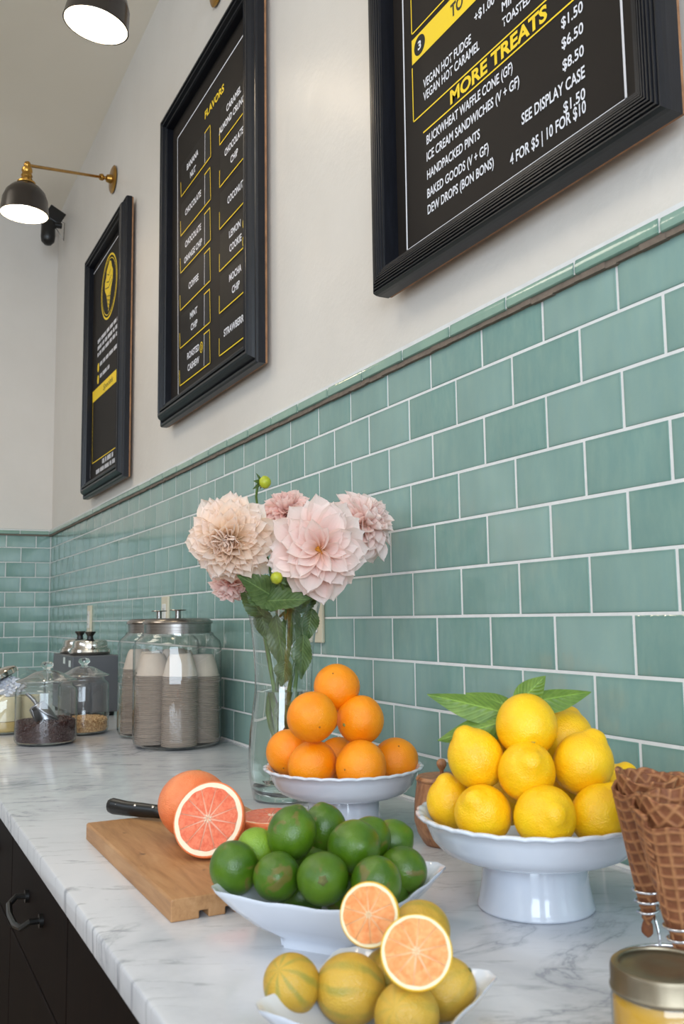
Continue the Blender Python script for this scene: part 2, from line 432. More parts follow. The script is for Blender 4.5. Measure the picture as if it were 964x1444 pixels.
M_PET_ROSE = petal_mat('rose_petal', srgb(253, 212, 186), srgb(253, 222, 214), srgb(255, 234, 228))

def thin_glass(name, tint, rough=0.02, gloss=1.0, edge=0.75):
    m = bpy.data.materials.new(name); m.use_nodes = True; nt = m.node_tree; n = nt.nodes; l = nt.links
    n.remove(n['Principled BSDF']); out = n['Material Output']
    tr = n.new('ShaderNodeBsdfTransparent'); gl = n.new('ShaderNodeBsdfGlossy'); gl.inputs['Roughness'].default_value = rough
    lw = n.new('ShaderNodeLayerWeight'); lw.inputs['Blend'].default_value = 0.35
    r = n.new('ShaderNodeValToRGB'); r.color_ramp.elements[0].position = 0.50; r.color_ramp.elements[0].color = (0.985, 0.99, 0.985, 1)
    r.color_ramp.elements[1].position = 1.0; r.color_ramp.elements[1].color = tint
    l.new(lw.outputs['Facing'], r.inputs[0]); l.new(r.outputs[0], tr.inputs[0])
    lf = n.new('ShaderNodeLayerWeight'); lf.inputs['Blend'].default_value = 0.5
    pw = n.new('ShaderNodeMath'); pw.operation = 'POWER'; pw.inputs[1].default_value = 3.6; l.new(lf.outputs['Facing'], pw.inputs[0])
    mu = n.new('ShaderNodeMath'); mu.operation = 'MULTIPLY_ADD'; mu.inputs[1].default_value = 0.75 * gloss; mu.inputs[2].default_value = 0.07 * gloss; mu.use_clamp = True; l.new(pw.outputs[0], mu.inputs[0])
    mx = n.new('ShaderNodeMixShader'); l.new(mu.outputs[0], mx.inputs[0]); l.new(tr.outputs[0], mx.inputs[1]); l.new(gl.outputs[0], mx.inputs[2])
    l.new(mx.outputs[0], out.inputs[0]); return m
M_GLASS = thin_glass('jar_glass', (0.12, 0.17, 0.15, 1))
M_GLASSRIM = thin_glass('thick_jar_glass', (0.10, 0.15, 0.13, 1), gloss=1.5)
M_VASE = thin_glass('vase_glass', (0.14, 0.19, 0.18, 1), gloss=1.8)
def real_glass(name, color, ior, rough=0.0):
    M = Mat(name, color, rough); M.b.inputs['Transmission Weight'].default_value = 1.0; M.b.inputs['IOR'].default_value = ior
    n = M.noise(M.coord(), 5, 1); M.base(M.ramp(n, [(0, color), (1, tuple(min(1, c * 1.02) for c in color[:3]) + (1,))])); return M.m
M_GLASSBASE = real_glass('solid_glass', (0.90, 0.96, 0.94, 1), 1.45)
M_WATER = real_glass('vase_water', (0.95, 0.965, 0.925, 1), 1.33)
def emit(name, color, strength):
    m = bpy.data.materials.new(name); m.use_nodes = True; nt = m.node_tree; nt.nodes.remove(nt.nodes['Principled BSDF'])
    e = nt.nodes.new('ShaderNodeEmission'); e.inputs[0].default_value = color; e.inputs[1].default_value = strength
    nt.links.new(e.outputs[0], nt.nodes['Material Output'].inputs[0]); return m
M_BULB = emit('frosted_bulb', (1.0, 0.86, 0.66, 1), 22)

# ------------------------------------------------------------------ the room
ZC = 0.92                     # counter top
P_ = 0.08                     # tile row pitch
W_ = 0.15364                  # tile column pitch
L0 = 1.7228                   # top of the first row
YB = 4.318                    # back wall
XL, YF, ZT = -4.4, -3.6, 3.55 # left wall, shop front, ceiling
def structure(o): o['kind'] = 'structure'; return o

structure(link_mesh('floor', boxbm(XL - .1, 0.15, YF - .1, YB + .15, -0.05, 0), M_FLOOR))
structure(link_mesh('ceiling', boxbm(XL - .1, 0.15, YF - .1, YB + .15, ZT, ZT + .08), M_CEIL))
wr = structure(link_mesh('wall_right', boxbm(0.004, 0.15, YF - .1, YB + .15, 0, ZT), M_WALL))
wb = structure(link_mesh('wall_back', boxbm(XL - .1, 0.004, YB + 0.004, YB + .15, 0, ZT), M_WALL))
# left wall and shop front carry the window openings that let the daylight in
def wall_with_opening(name, ax, a0, a1, o0, o1, z0, z1, c0, c1):
    bm = bmesh.new()
    for (u0, u1, w0, w1) in ((a0, o0, 0, ZT), (o1, a1, 0, ZT), (o0, o1, 0, z0), (o0, o1, z1, ZT)):
        if ax == 'x': box(bm, u0, u1, c0, c1, w0, w1)
        else: box(bm, c0, c1, u0, u1, w0, w1)
    return structure(link_mesh(name, bm, M_WALL))
wall_with_opening('wall_front', 'x', XL, 0.004, -4.0, -0.7, 1.08, 3.16, YF - .1, YF)
wall_with_opening('wall_left', 'y', YF, YB, -1.3, 2.1, 2.15, 3.15, XL - .1, XL)
def window_frame(name, ax, o0, o1, z0, z1, c, n):
    root = None; bm = bmesh.new()
    def b(u0, u1, w0, w1, bmx):
        if ax == 'x': box(bmx, u0, u1, c - .03, c + .03, w0, w1)
        else: box(bmx, c - .03, c + .03, u0, u1, w0, w1)
    b(o0, o1, z0, z0 + .06, bm); b(o0, o1, z1 - .06, z1, bm); b(o0, o0 + .06, z0 + .06, z1 - .06, bm); b(o1 - .06, o1, z0 + .06, z1 - .06, bm)
    root = structure(link_mesh(name, bm, M_FRAME))
    for k in range(1, n):
        u = o0 + (o1 - o0) * k / n; bm = bmesh.new(); b(u - .025, u + .025, z0 + .06, z1 - .06, bm)
        link_mesh('mullion', bm, M_FRAME, root)
    return root
window_frame('window_1', 'x', -4.0, -0.7, 1.08, 3.16, YF - .05, 4)
window_frame('window_2', 'y', -1.3, 2.1, 2.15, 3.15, XL - .05, 4)

# grout bed behind the tiles (recessed joints)
bm = boxbm(0.0009, 0.004, -1.75, YB + .004, ZC + .002, L0 - 0.004); link_mesh('grout', bm, M_GROUT, wr)
bm = boxbm(XL, 0.0016, YB + .0009, YB + .004, ZC - .9, L0 - 0.004); link_mesh('grout', bm, M_GROUT, wb)

def tile_mesh(name, wd, ht, th=0.0045, bev=0.0011):
    """tile face towards -X, width along Y, centred"""
    bm = bmesh.new(); hw, hh = wd / 2, ht / 2
    back = [bm.verts.new((th, y, z)) for y, z in ((-hw, -hh), (hw, -hh), (hw, hh), (-hw, hh))]
    mid = [bm.verts.new((bev, y, z)) for y, z in ((-hw, -hh), (hw, -hh), (hw, hh), (-hw, hh))]
    fr = [bm.verts.new((0.0002, y, z)) for y, z in ((-hw + bev, -hh + bev), (hw - bev, -hh + bev), (hw - bev, hh - bev), (-hw + bev, hh - bev))]
    b2 = bev * 4
    ff = [bm.verts.new((-0.0002, y, z)) for y, z in ((-hw + b2, -hh + b2), (hw - b2, -hh + b2), (hw - b2, hh - b2), (-hw + b2, hh - b2))]
    for A, B in ((back, mid), (mid, fr), (fr, ff)):
        for k in range(4): bm.faces.new((A[k], B[k], B[(k+1) % 4], A[(k+1) % 4]))
    bm.faces.new(ff)
    bmesh.ops.recalc_face_normals(bm, faces=bm.faces)
    me = bpy.data.meshes.new(name); bm.to_mesh(me); bm.free(); me.materials.append(M_TILE)
    me.polygons.foreach_set('use_smooth', [True] * len(me.polygons)); me.set_sharp_from_angle(angle=math.radians(30))
    return me
G = 0.0040
ME_T = tile_mesh('tile', W_ - G, P_ - G)
ME_TTOP = tile_mesh('tile', W_ - G, 0.0770 - G)
tiles_left = []
def clipped(w0, w1, ht):
    return tile_mesh('tile', (w1 - w0) - G, ht)
n_t = 0
rng = random.Random(3)
for r in range(1, 11):
    zt, zb = L0 - P_ * (r - 1), L0 - P_ * r
    if r == 1: zt = L0 - 0.003
    off = 0.0 if r % 2 else -0.5 * W_
    m = -14
    while True:
        y1 = off + W_ * (m + 1); y0 = off + W_ * m; m += 1
        if y0 > YB - .01: break
        if y1 < -1.7: continue
        hidden = y1 < -0.32       # beyond the frame's right edge
        if hidden: tiles_left.append((y0, y1, zb, zt)); continue
        if y1 > YB:
            me = clipped(y0, YB, (zt - zb) - G); o = bpy.data.objects.new('tile', me); yc = (y0 + YB) / 2
        else:
            o = bpy.data.objects.new('tile', ME_T if r > 1 else ME_TTOP); yc = (y0 + y1) / 2
        COL.objects.link(o); o.parent = wr
        o.location = (rng.uniform(-.0003, .0003), yc, (zt + zb) / 2)
        o.rotation_euler = (0, rng.uniform(-.003, .003), rng.uniform(-.0022, .0022)); n_t += 1
bm = bmesh.new()
for (y0, y1, zb, zt) in tiles_left: box(bm, 0, 0.004, y0 + G/2, y1 - G/2, zb + G/2, zt - G/2)
o = link_mesh('tile_field', bm, M_TILE, wr, bevel=0.001); o['kind'] = 'stuff'
# back wall tiles (rotated to face -Y)
for r in range(1, 11):
    zt, zb = L0 - P_ * (r - 1), L0 - P_ * r
    if r == 1: zt = L0 - 0.003
    off = 0.0769 if r % 2 else 0.0769 + 0.5 * W_
    edges = [0.0] + [off + W_ * k for k in range(0, 12)]
    for e0, e1 in zip(edges, edges[1:]):
        full = abs((e1 - e0) - W_) < 1e-4
        me = (ME_T if r > 1 else ME_TTOP) if full else tile_mesh('tile', (e1 - e0) - G, (zt - zb) - G)
        o = bpy.data.objects.new('tile', me); COL.objects.link(o); o.parent = wb
        o.location = (-(e0 + e1) / 2, YB + rng.uniform(-.0003, .0003), (zt + zb) / 2)
        o.rotation_euler = (rng.uniform(-.003, .003), 0, PI / 2 + rng.uniform(-.002, .002))
# caps: rounded, proud of the tiles, over a rough brown bed
def cap_mesh(wd):
    prof = [(0.004, 0.0), (-0.009, 0.0), (-0.0115, 0.002), (-0.012, 0.007), (-0.0115, 0.014), (-0.0095, 0.021), (-0.005, 0.0265), (0.0, 0.0285), (0.004, 0.029)]
    bm = bmesh.new(); hw = wd / 2
    A = [bm.verts.new((x, -hw, z)) for x, z in prof]; B = [bm.verts.new((x, hw, z)) for x, z in prof]
    for k in range(len(prof) - 1): bm.faces.new((A[k], A[k+1], B[k+1], B[k]))
    bm.faces.new(list(reversed(A))); bm.faces.new(B)
    bmesh.ops.recalc_face_normals(bm, faces=bm.faces)
    me = bpy.data.meshes.new('cap_tile'); bm.to_mesh(me); bm.free(); me.materials.append(M_CAP)
    me.polygons.foreach_set('use_smooth', [True] * len(me.polygons)); me.set_sharp_from_angle(angle=math.radians(40)); return me
CW = 0.1568; ZCAP = 1.7145
ME_C = cap_mesh(CW - 0.0042)
y = 0.0690 - CW * 9
while y < YB - .005:
    if y + CW > YB - 0.012:
        hw = (YB - .012 - y); me = cap_mesh(max(hw - .004, .004)); yc = y + hw / 2
    else: me = ME_C; yc = y + CW / 2
    o = bpy.data.objects.new('cap_tile', me); COL.objects.link(o); o.parent = wr
    o.location = (rng.uniform(-.0003, .0003), yc, ZCAP + rng.uniform(-.0006, .0006)); y += CW
bm = boxbm(-0.0098, 0.004, -1.7, YB, ZCAP + .0015, ZCAP + 0.0265); link_mesh('grout', bm, M_GROUT, wr)
bm = bmesh.new()
yy = -1.7
while yy < YB:
    st = rng.uniform(.012, .05); dd = rng.uniform(0, .0022)
    box(bm, -0.0065 - dd, 0.004, yy, min(yy + st, YB), ZCAP - .0075 - rng.uniform(0, .002), ZCAP + .002); yy += st
link_mesh('grout_bed', bm, M_GROUT_BED, wr)
for k in range(13):
    a, b = (0.012, 0.163) if k == 0 else (0.163 + CW * (k - 1), 0.163 + CW * k)
    me = cap_mesh(b - a - .004); o = bpy.data.objects.new('cap_tile', me); COL.objects.link(o); o.parent = wb
    o.location = (-(a + b) / 2, YB, ZCAP); o.rotation_euler = (0, 0, PI / 2)
bm = boxbm(-2.1, 0, YB - 0.0098, YB + .004, ZCAP + .0015, ZCAP + 0.0265); link_mesh('grout', bm, M_GROUT, wb)
bm = boxbm(-2.1, 0, YB - 0.007, YB + .004, ZCAP - .0075, ZCAP + .002); link_mesh('grout_bed', bm, M_GROUT_BED, wb)
# grout fillet where counter meets wall
bm = tubed([(0.0, -1.7, ZC + .001), (0.0, YB, ZC + .001)], 0.0035, 6); link_mesh('trim_1', bm, M_GROUT)['kind'] = 'structure'

# ------------------------------------------------------------------ counter and cabinets
bm = bmesh.new()
XE = -0.645
prof = [(0.002, ZC - .03), (XE + .002, ZC - .03), (XE - .0005, ZC - .028), (XE - .001, ZC - .004), (XE + .0005, ZC - .001), (XE + .004, ZC), (0.002, ZC)]
A = [bm.verts.new((x, -1.7, z)) for x, z in prof]; B = [bm.verts.new((x, YB + .001, z)) for x, z in prof]
for k in range(len(prof)): bm.faces.new((A[k], A[(k+1) % len(prof)], B[(k+1) % len(prof)], B[k]))
bm.faces.new(A); bm.faces.new(list(reversed(B))); bmesh.ops.recalc_face_normals(bm, faces=bm.faces)
o = link_mesh('worktop', bm, M_MARBLE, smooth='auto'); tag(o, 'long grey-veined white marble worktop along the green tiled wall', 'worktop')

XF = -0.605   # cabinet front plane
joints = [-1.178, -0.621, -0.064, 0.493, 1.050, 1.607, 2.164, 2.721, 3.278, 3.835, 4.30]
lab = {3: 'dark brown wooden drawer unit under the worktop with black bail pull in view', 2: 'dark cabinet unit below the near end of the marble worktop',
       4: 'dark cabinet unit next behind the drawer unit with the pull'}
for i, (a, b) in enumerate(zip(joints, joints[1:])):
    t = thing('base_cabinet', lab.get(i, 'dark wooden base cabinet under the long marble worktop'), 'cabinet', (XF, (a + b) / 2, 0), group='dark cabinets under the marble worktop')
    hw = (b - a) / 2
    bm = boxbm(0.022, 0.58, -hw + .0005, hw - .0005, 0.10, 0.888); link_mesh('carcass', bm, M_CAB, t)
    bm = boxbm(0.06, 0.55, -hw + .001, hw - .001, 0.0, 0.10); link_mesh('plinth', bm, M_SLOT, t)
    d = link_mesh('drawer', boxbm(0, 0.02, -hw + .002, hw - .002, 0.665, 0.862), M_CAB, t, bevel=0.002)
    link_mesh('top_edge', boxbm(-0.0012, 0.02, -hw + .003, hw - .003, 0.8605, 0.8635), M_CABEDGE, d)
    dd = link_mesh('door', boxbm(0, 0.02, -hw + .002, hw - .002, 0.11, 0.66), M_CAB, t, bevel=0.002)
    for k, (par, z) in enumerate(((d, 0.770),) if i != 2 else ()):
        pts = [(0, -.075, z), (-.020, -.077, z + .001), (-.032, -.070, z - .008), (-.036, -.03, z - .014), (-.036, .03, z - .014), (-.032, .070, z - .008), (-.020, .077, z + .001), (0, .075, z)]
        bm = tubed(pts, 0.0052, 8)
        for s in (-1, 1):
            tube(bm, [(0.0, s * .075, z), (-.006, s * .075, z)], 0.011, 12)
        link_mesh('bail_pull', bm, M_BLACKPL, par, smooth='auto')
# ------------------------------------------------------------------ menu boards
_dg = None
_txt_cache = {}
def text_mesh(s, y0, y1, z, cap, mat, parent, x, bold=0.012, name='lettering', shear=0.0):
    """flat lettering on a board facing -X: left edge at y0, right edge at y1 (y1 < y0), baseline z, capital height cap"""
    key = (s, bold, shear)
    if key not in _txt_cache:
        cu = bpy.data.curves.new('t', 'FONT'); cu.body = s; cu.size = 1.0; cu.offset = bold; cu.resolution_u = 3; cu.shear = shear
        cu.fill_mode = 'BOTH'; ob = bpy.data.objects.new('t', cu); COL.objects.link(ob)
        dg = bpy.context.evaluated_depsgraph_get(); me = bpy.data.meshes.new_from_object(ob.evaluated_get(dg))
        co = np.empty(len(me.vertices) * 3); me.vertices.foreach_get('co', co); co = co.reshape(-1, 3)
        bpy.data.objects.remove(ob); _txt_cache[key] = (me, co)
    me0, co = _txt_cache[key]
    me = me0.copy(); me.name = name
    CAPH = 0.73
    u = (co[:, 0] - co[:, 0].min()) / (co[:, 0].max() - co[:, 0].min())
    out = np.stack([np.full(len(co), x), y0 + (y1 - y0) * u, z + co[:, 1] / CAPH * cap], 1)
    me.vertices.foreach_set('co', out.astype(np.float32).ravel())
    me.materials.clear(); me.materials.append(mat)
    return link_data(name, me, None, parent)

def flat_poly(name, pts, x, mat, parent):
    bm = bmesh.new(); v = [bm.verts.new((x, y, z)) for y, z in pts]; bm.faces.new(v); bmesh.ops.recalc_face_normals(bm, faces=bm.faces)
    return link_mesh(name, bm, mat, parent)
def line(name, pts, wd, x, mat, parent):
    bm = bmesh.new()
    for (y0, z0), (y1, z1) in zip(pts, pts[1:]):
        d = Vector((y1 - y0, z1 - z0)).normalized() * wd / 2; n = Vector((-d.y, d.x))
        a0, a1 = Vector((y0, z0)) - d, Vector((y1, z1)) + d
        v = [bm.verts.new((x, p.x, p.y)) for p in (a0 - n, a1 - n, a1 + n, a0 + n)]; bm.faces.new(v)
    return link_mesh(name, bm, mat, parent)
def ring(name, cy, cz, ry, rz, wd, x, mat, parent, tilt=0.0, seg=40, fill=False):
    bm = bmesh.new(); A, B = [], []
    for k in range(seg):
        t = 2 * PI * k / seg
        A.append(bm.verts.new((x, cy + ry * math.cos(t), cz + rz * math.sin(t) + tilt * math.cos(t))))
        if not fill: B.append(bm.verts.new((x, cy + (ry - wd) * math.cos(t), cz + (rz - wd) * math.sin(t) + tilt * math.cos(t))))
    if fill: bm.faces.new(A)
    else:
        for k in range(seg): bm.faces.new((A[k], A[(k+1) % seg], B[(k+1) % seg], B[k]))
    return link_mesh(name, bm, mat, parent)

def frame(root, y0, y1, z0, z1, prof, rw, backx, panelx, raw=True):
    """four mitred rails; prof = (u, x) with u in 0..1 from the outer edge inwards"""
    sides = [('bottom',), ('right',), ('top',), ('left',)]
    def corner(k, u):
        return [(y1 - u, z0 + u), (y0 + u, z0 + u), (y0 + u, z1 - u), (y1 - u, z1 - u)][k % 4]
    for k in range(4):
        bm = bmesh.new(); A, B = [], []
        full = [(0.0, backx)] + prof + [(1.0, panelx + .0005), (1.0, backx)]
        for u, x in full:
            a = corner(k, u * rw); b = corner(k + 1, u * rw)
            A.append(bm.verts.new((x, a[0], a[1]))); B.append(bm.verts.new((x, b[0], b[1])))
        n = len(full)
        for i in range(n): bm.faces.new((A[i], A[(i+1) % n], B[(i+1) % n], B[i]))
        bm.faces.new(A); bm.faces.new(list(reversed(B))); bmesh.ops.recalc_face_normals(bm, faces=bm.faces)
        link_mesh('frame_rail', bm, M_FRAME, root)
    bm = boxbm(backx - .0002, backx + .006, y0 + .0015, y1 - .0015, z0 + .0015, z1 - .0015)
    link_mesh('raw_backing_edge', bm, M_RAW, root)
    link_mesh('panel', boxbm(panelx, panelx + .003, y0 + rw - .004, y1 - rw + .004, z0 + rw - .004, z1 - rw + .004), M_PANEL, root)
    for y in (y0 + .12, y1 - .12):
        link_mesh('wall_spacer', boxbm(backx + .005, 0.004, y - .02, y + .02, z1 - .2, z1 - .16), M_SLOT, root)

REED = []
for k in range(9):
    u0 = 0.04 + k * 0.105
    xx = -0.052 - 0.008 * math.sin(PI * (u0 + .05))
    REED += [(u0, xx + .0035), (u0 + .025, xx), (u0 + .08, xx), (u0 + .1, xx + .0035)]
REED = [(0.0, -.040), (0.015, -.047)] + REED + [(1.0, -.050)]
CLASSIC = [(0.0, -.022), (0.0, -.034), (0.05, -.039), (0.12, -.040), (0.15, -.032), (0.22, -.034), (0.30, -.044), (0.38, -.052), (0.47, -.056), (0.56, -.056), (0.60, -.047), (0.66, -.045), (0.69, -.054), (0.76, -.056), (0.80, -.054), (0.83, -.044), (0.90, -.041), (0.93, -.045), (0.98, -.045), (1.0, -.040)]

# board 3: treats and prices
b3 = thing('menu_board', 'large black menu board nearest the camera, MORE TREATS and prices, in a reeded black frame', 'menu board', (0, 0.21, 1.845))
def rel(o, root): o.matrix_parent_inverse = Matrix.Translation(-root.location)
def board(root, fn):
    before = set(bpy.data.objects); fn()
    for o in set(bpy.data.objects) - before:
        if o.parent == root: o.matrix_parent_inverse = Matrix.Translation(-root.location)
def fill3():
    frame(b3, -0.143, 0.570, 1.842, 2.92, REED, 0.043, -0.020, -0.0215)
    X = -0.0222
    W, Y = M_WHITE_INK, M_YELLOW_INK
    line('white_border', [(0.488, 2.86), (0.4945, 1.907), (-.055, 1.907), (-.055, 2.86), (.49, 2.86)], .0042, X, W, b3)
    for s, a, b, z in (("VEGAN HOT FUDGE", .427, .279, 2.185), ("VEGAN HOT CARAMEL", .428, .257, 2.161), ("BUCKWHEAT WAFFLE CONE (GF)", .421, .174, 2.076),
                       ("ICE CREAM SANDWICHES (V + GF)", .422, .159, 2.045), ("HANDPACKED PINTS", .422, .263, 2.011), ("BAKED GOODS (V + GF)", .423, .241, 1.977), ("DEW DROPS (BON BONS)", .423, .229, 1.947)):
        text_mesh(s, a, b, z, .0172, W, b3, X, .020)
    for s, a, b, z in (("$1.50", .061, .016, 2.076), ("$6.50", .062, .017, 2.045), ("$8.50", .062, .018, 2.012), ("$1.50", .064, .019, 1.949), ("+$1.00", .268, .213, 2.214)):
        text_mesh(s, a, b, z, .0168, W, b3, X, .018)
    text_mesh("SEE DISPLAY CASE", .157, .018, 1.979, .0185, W, b3, X, .020)
    text_mesh("4 FOR $5 | 10 FOR $10", .188, .019, 1.929, .0185, W, b3, X, .020)
    text_mesh("TOASTED", .195, .125, 2.160, .0158, W, b3, X, .020)
    text_mesh("MINI", .195, .155, 2.187, .0158, W, b3, X, .020)
    text_mesh("MORE TREATS", .344, .090, 2.111, .0245, Y, b3, X, .035)
    # serifs for the treats heading
    line('yellow_rule', [(.463, 2.243), (.463, 2.140), (-.03, 2.140)], .0028, X, Y, b3)
    line('yellow_rule', [(.430, 2.1035), (-.03, 2.1035)], .0028, X, Y, b3)
    line('yellow_rule', [(.462, 2.80), (.462, 2.310), (-.03, 2.310)], .0028, X, Y, b3)
    flat_poly('yellow_band', [(.463, 2.298), (.463, 2.250), (-.03, 2.250), (-.03, 2.298)], X, Y, b3)
    ring('number_badge', .436, 2.2745, .0185, .0185, 0, X - .0003, M_SLOT, b3, fill=True)
    text_mesh("3", .4415, .4305, 2.2665, .0165, W, b3, X - .0006, .03)
    text_mesh("TO", .335, .298, 2.2635, .024, M_DARK_INK, b3, X - .0004, .03)
board(b3, fill3)

# board 2: flavours with name strips
b2 = thing('menu_board', 'tall black menu board headed FLAVORS with yellow lined name strips, middle of the three', 'menu board', (0, 1.58, 1.888))
def fill2():
    frame(b2, 1.192, 2.050, 1.877, 2.952, CLASSIC, 0.062, -0.015, -0.0205)
    X = -0.0212; W, Y = M_WHITE_INK, M_YELLOW_INK
    line('white_border', [(1.935, 2.834), (1.907, 1.949), (1.29, 1.949), (1.29, 2.834), (1.935, 2.834)], .0045, X, W, b2)
    text_mesh("FLAVORS", 1.653, 1.482, 2.757, .024, Y, b2, X, .03)
    Ls = [(2.609, ("BANANA", 1.825, 1.711, 2.671), ("NUT", 1.790, 1.734, 2.629)), (2.476, ("CHOCOLATE", 1.840, 1.682, 2.525)),
          (2.351, ("CHOCOLATE", 1.838, 1.680, 2.418), ("ORANGE CHIP", 1.847, 1.671, 2.368)), (2.227, ("COFFEE", 1.799, 1.702, 2.268)),
          (2.102, ("MINT", 1.783, 1.712, 2.168), ("CHIP", 1.775, 1.711, 2.128)), (1.980, ("ROASTED", 1.809, 1.693, 2.046), ("CASHEW", 1.804, 1.692, 2.007))]
    Rs = [(2.606, ("CARAMEL", 1.457, 1.341, 2.677), ("ALMOND CRUNCH", 1.519, 1.30, 2.638)), (2.477, ("CHOCOLATE", 1.471, 1.325, 2.55), ("CHIP", 1.423, 1.365, 2.507)),
          (2.351, ("COCONUT", 1.447, 1.326, 2.398)), (2.226, ("LEMON", 1.434, 1.345, 2.294), ("COOKIE", 1.431, 1.338, 2.252)),
          (2.103, ("MOCHA", 1.433, 1.339, 2.168), ("CHIP", 1.411, 1.352, 2.127)), (1.979, ("STRAWBERRY", 1.476, 1.306, 2.024))]
    for z, *ts in Ls:
        st = link_mesh('name_strip', boxbm(X - .0012, X + .0003, 1.648, 1.885, z + .004, z + .106), M_PLATE, b2)
        link_mesh('strip_slot', boxbm(X - .0006, X + .0003, 1.604, 1.646, z + .004, z + .098), M_SLOT, b2)
        line('white_rule', [(1.647, z + .006), (1.647, z + .100)], .003, X - .0014, W, b2)
        line('yellow_rule', [(1.890, z + .05), (1.885, z), (1.592, z), (1.598, z + .101), (1.648, z + .101)], .0036, X - .0016, Y, b2)
        for s, a, b, zz in ts: text_mesh(s, a, b, zz, .0208, W, b2, X - .0017, .024)
    for z, *ts in Rs:
        link_mesh('name_strip', boxbm(X - .0012, X + .0003, 1.275, 1.509, z + .004, z + .106), M_PLATE, b2)
        line('yellow_rule', [(1.514, z + .05), (1.514, z), (1.26, z)], .0036, X - .0016, Y, b2)
        for s, a, b, zz in ts: text_mesh(s, a, b, zz, .0208, W, b2, X - .0017, .024)
    for cy, cz in ((1.316, 2.292), (1.318, 2.243), (1.672, 2.048)):
        ring('round_mark', cy, cz, .013, .017, .003, X - .0018, Y, b2)
        ring('round_mark', cy, cz, .005, .009, .0025, X - .0018, Y, b2)
board(b2, fill2)

# board 1: cone emblem and specials band
b1 = thing('menu_board', 'black menu board farthest from camera, with yellow cone emblem in an oval', 'menu board', (0, 2.88, 1.785))
def fill1():
    frame(b1, 2.556, 3.285, 1.785, 2.902, CLASSIC, 0.062, -0.015, -0.0205)
    X = -0.0212; W, Y = M_WHITE_INK, M_YELLOW_INK
    line('white_border', [(3.247, 2.815), (3.222, 1.876)], .004, X, W, b1)
    line('white_border', [(3.247, 2.815), (2.63, 2.815)], .004, X, W, b1)
    ring('oval_outline', 2.910, 2.652, .146, .140, .009, X, Y, b1)
    ring('oval_outline', 2.910, 2.652, .128, .122, .004, X, Y, b1)
    # cone with a scoop: outline, then dark hatching across the cone
    flat_poly('emblem_scoop', [(2.985, 2.655), (2.99, 2.69), (2.965, 2.71), (2.96, 2.735), (2.93, 2.752), (2.905, 2.765), (2.875, 2.752), (2.862, 2.725), (2.842, 2.705), (2.845, 2.665), (2.865, 2.64), (2.925, 2.625), (2.965, 2.635)], X, Y, b1)
    flat_poly('emblem_cone', [(2.962, 2.640), (2.915, 2.630), (2.868, 2.640), (2.912, 2.537)], X - .0001, Y, b1)
    for k in range(5):
        z = 2.62 - k * .018; hw = .036 * (z - 2.53) / .1
        line('emblem_hatch', [(2.914 + hw, z), (2.914 - hw, z - .016)], .003, X - .0004, M_DARK_INK, b1)
        line('emblem_hatch', [(2.914 - hw, z), (2.914 + hw, z - .016)], .003, X - .0004, M_DARK_INK, b1)
    for a, b, z in ((2.955, 2.87, 2.685), (2.975, 2.855, 2.662), (2.94, 2.885, 2.715)):
        line('emblem_hatch', [(a, z), ((a + b) / 2, z - .012), (b, z + .004)], .004, X - .0004, M_DARK_INK, b1)
    r = random.Random(5)
    def words(y0, y1, z, h):
        bm = bmesh.new(); y = y0
        while y > y1 + .01:
            wd = r.uniform(.008, .014)
            for _ in range(r.randint(3, 7)):
                v = [bm.verts.new((X - .0002, yy, zz)) for yy, zz in ((y, z), (y - wd * .72, z), (y - wd * .72, z + h), (y, z + h))]; bm.faces.new(v); y -= wd
                if y < y1: break
            y -= .012
        link_mesh('lettering', bm, M_WHITE_INK, b1)
    for z in (2.455, 2.425, 2.395): words(3.110, 2.66, z, .017)
    words(3.060, 2.66, 2.342, .017); words(3.056, 2.888, 2.289, .017)
    words(2.985, 2.79, 1.902, .020); words(3.100, 2.66, 1.873, .018)
    ring('round_mark', 3.092, 2.345, .016, .020, 0, X, Y, b1, fill=True); ring('round_mark', 3.092, 2.291, .016, .020, 0, X, Y, b1, fill=True)
    flat_poly('yellow_band', [(3.200, 2.259), (3.196, 2.208), (2.63, 2.200), (2.63, 2.252)], X, Y, b1)
    text_mesh("Specials", 2.99, 2.81, 2.220, .024, M_DARK_INK, b1, X - .0003, .0, shear=.4)
    line('yellow_rule', [(3.193, 2.208), (3.182, 1.933), (2.63, 1.930)], .004, X, Y, b1)
board(b1, fill1)

# ------------------------------------------------------------------ wall outlets
for lab, y, z in (('ivory wall outlet on the tiles above the silver lidded grey warmer', 3.262, 1.25),
                  ('ivory wall outlet on the tiles above the big lidded cup jars', 2.088, 1.258),
                  ('ivory wall outlet on the tiles just right of the glass vase', 0.938, 1.250)):
    t = thing('wall_outlet', lab, 'outlet', (0, y, z))
    link_mesh('cover_plate', boxbm(-.0075, 0, -.038, .038, -.060, .062), M_OUTLET, t, bevel=.002)
    link_mesh('receptacle', boxbm(-.011, -.0075, -.018, .018, -.038, .038), M_OUTLETW, t, bevel=.0015)
    bm = bmesh.new()
    for zz in (-.02, .02):
        for yy in (-.006, .006): box(bm, -.0114, -.0108, yy - .001, yy + .001, zz - .004, zz + .004)
    link_mesh('slots', bm, M_SLOT, t)

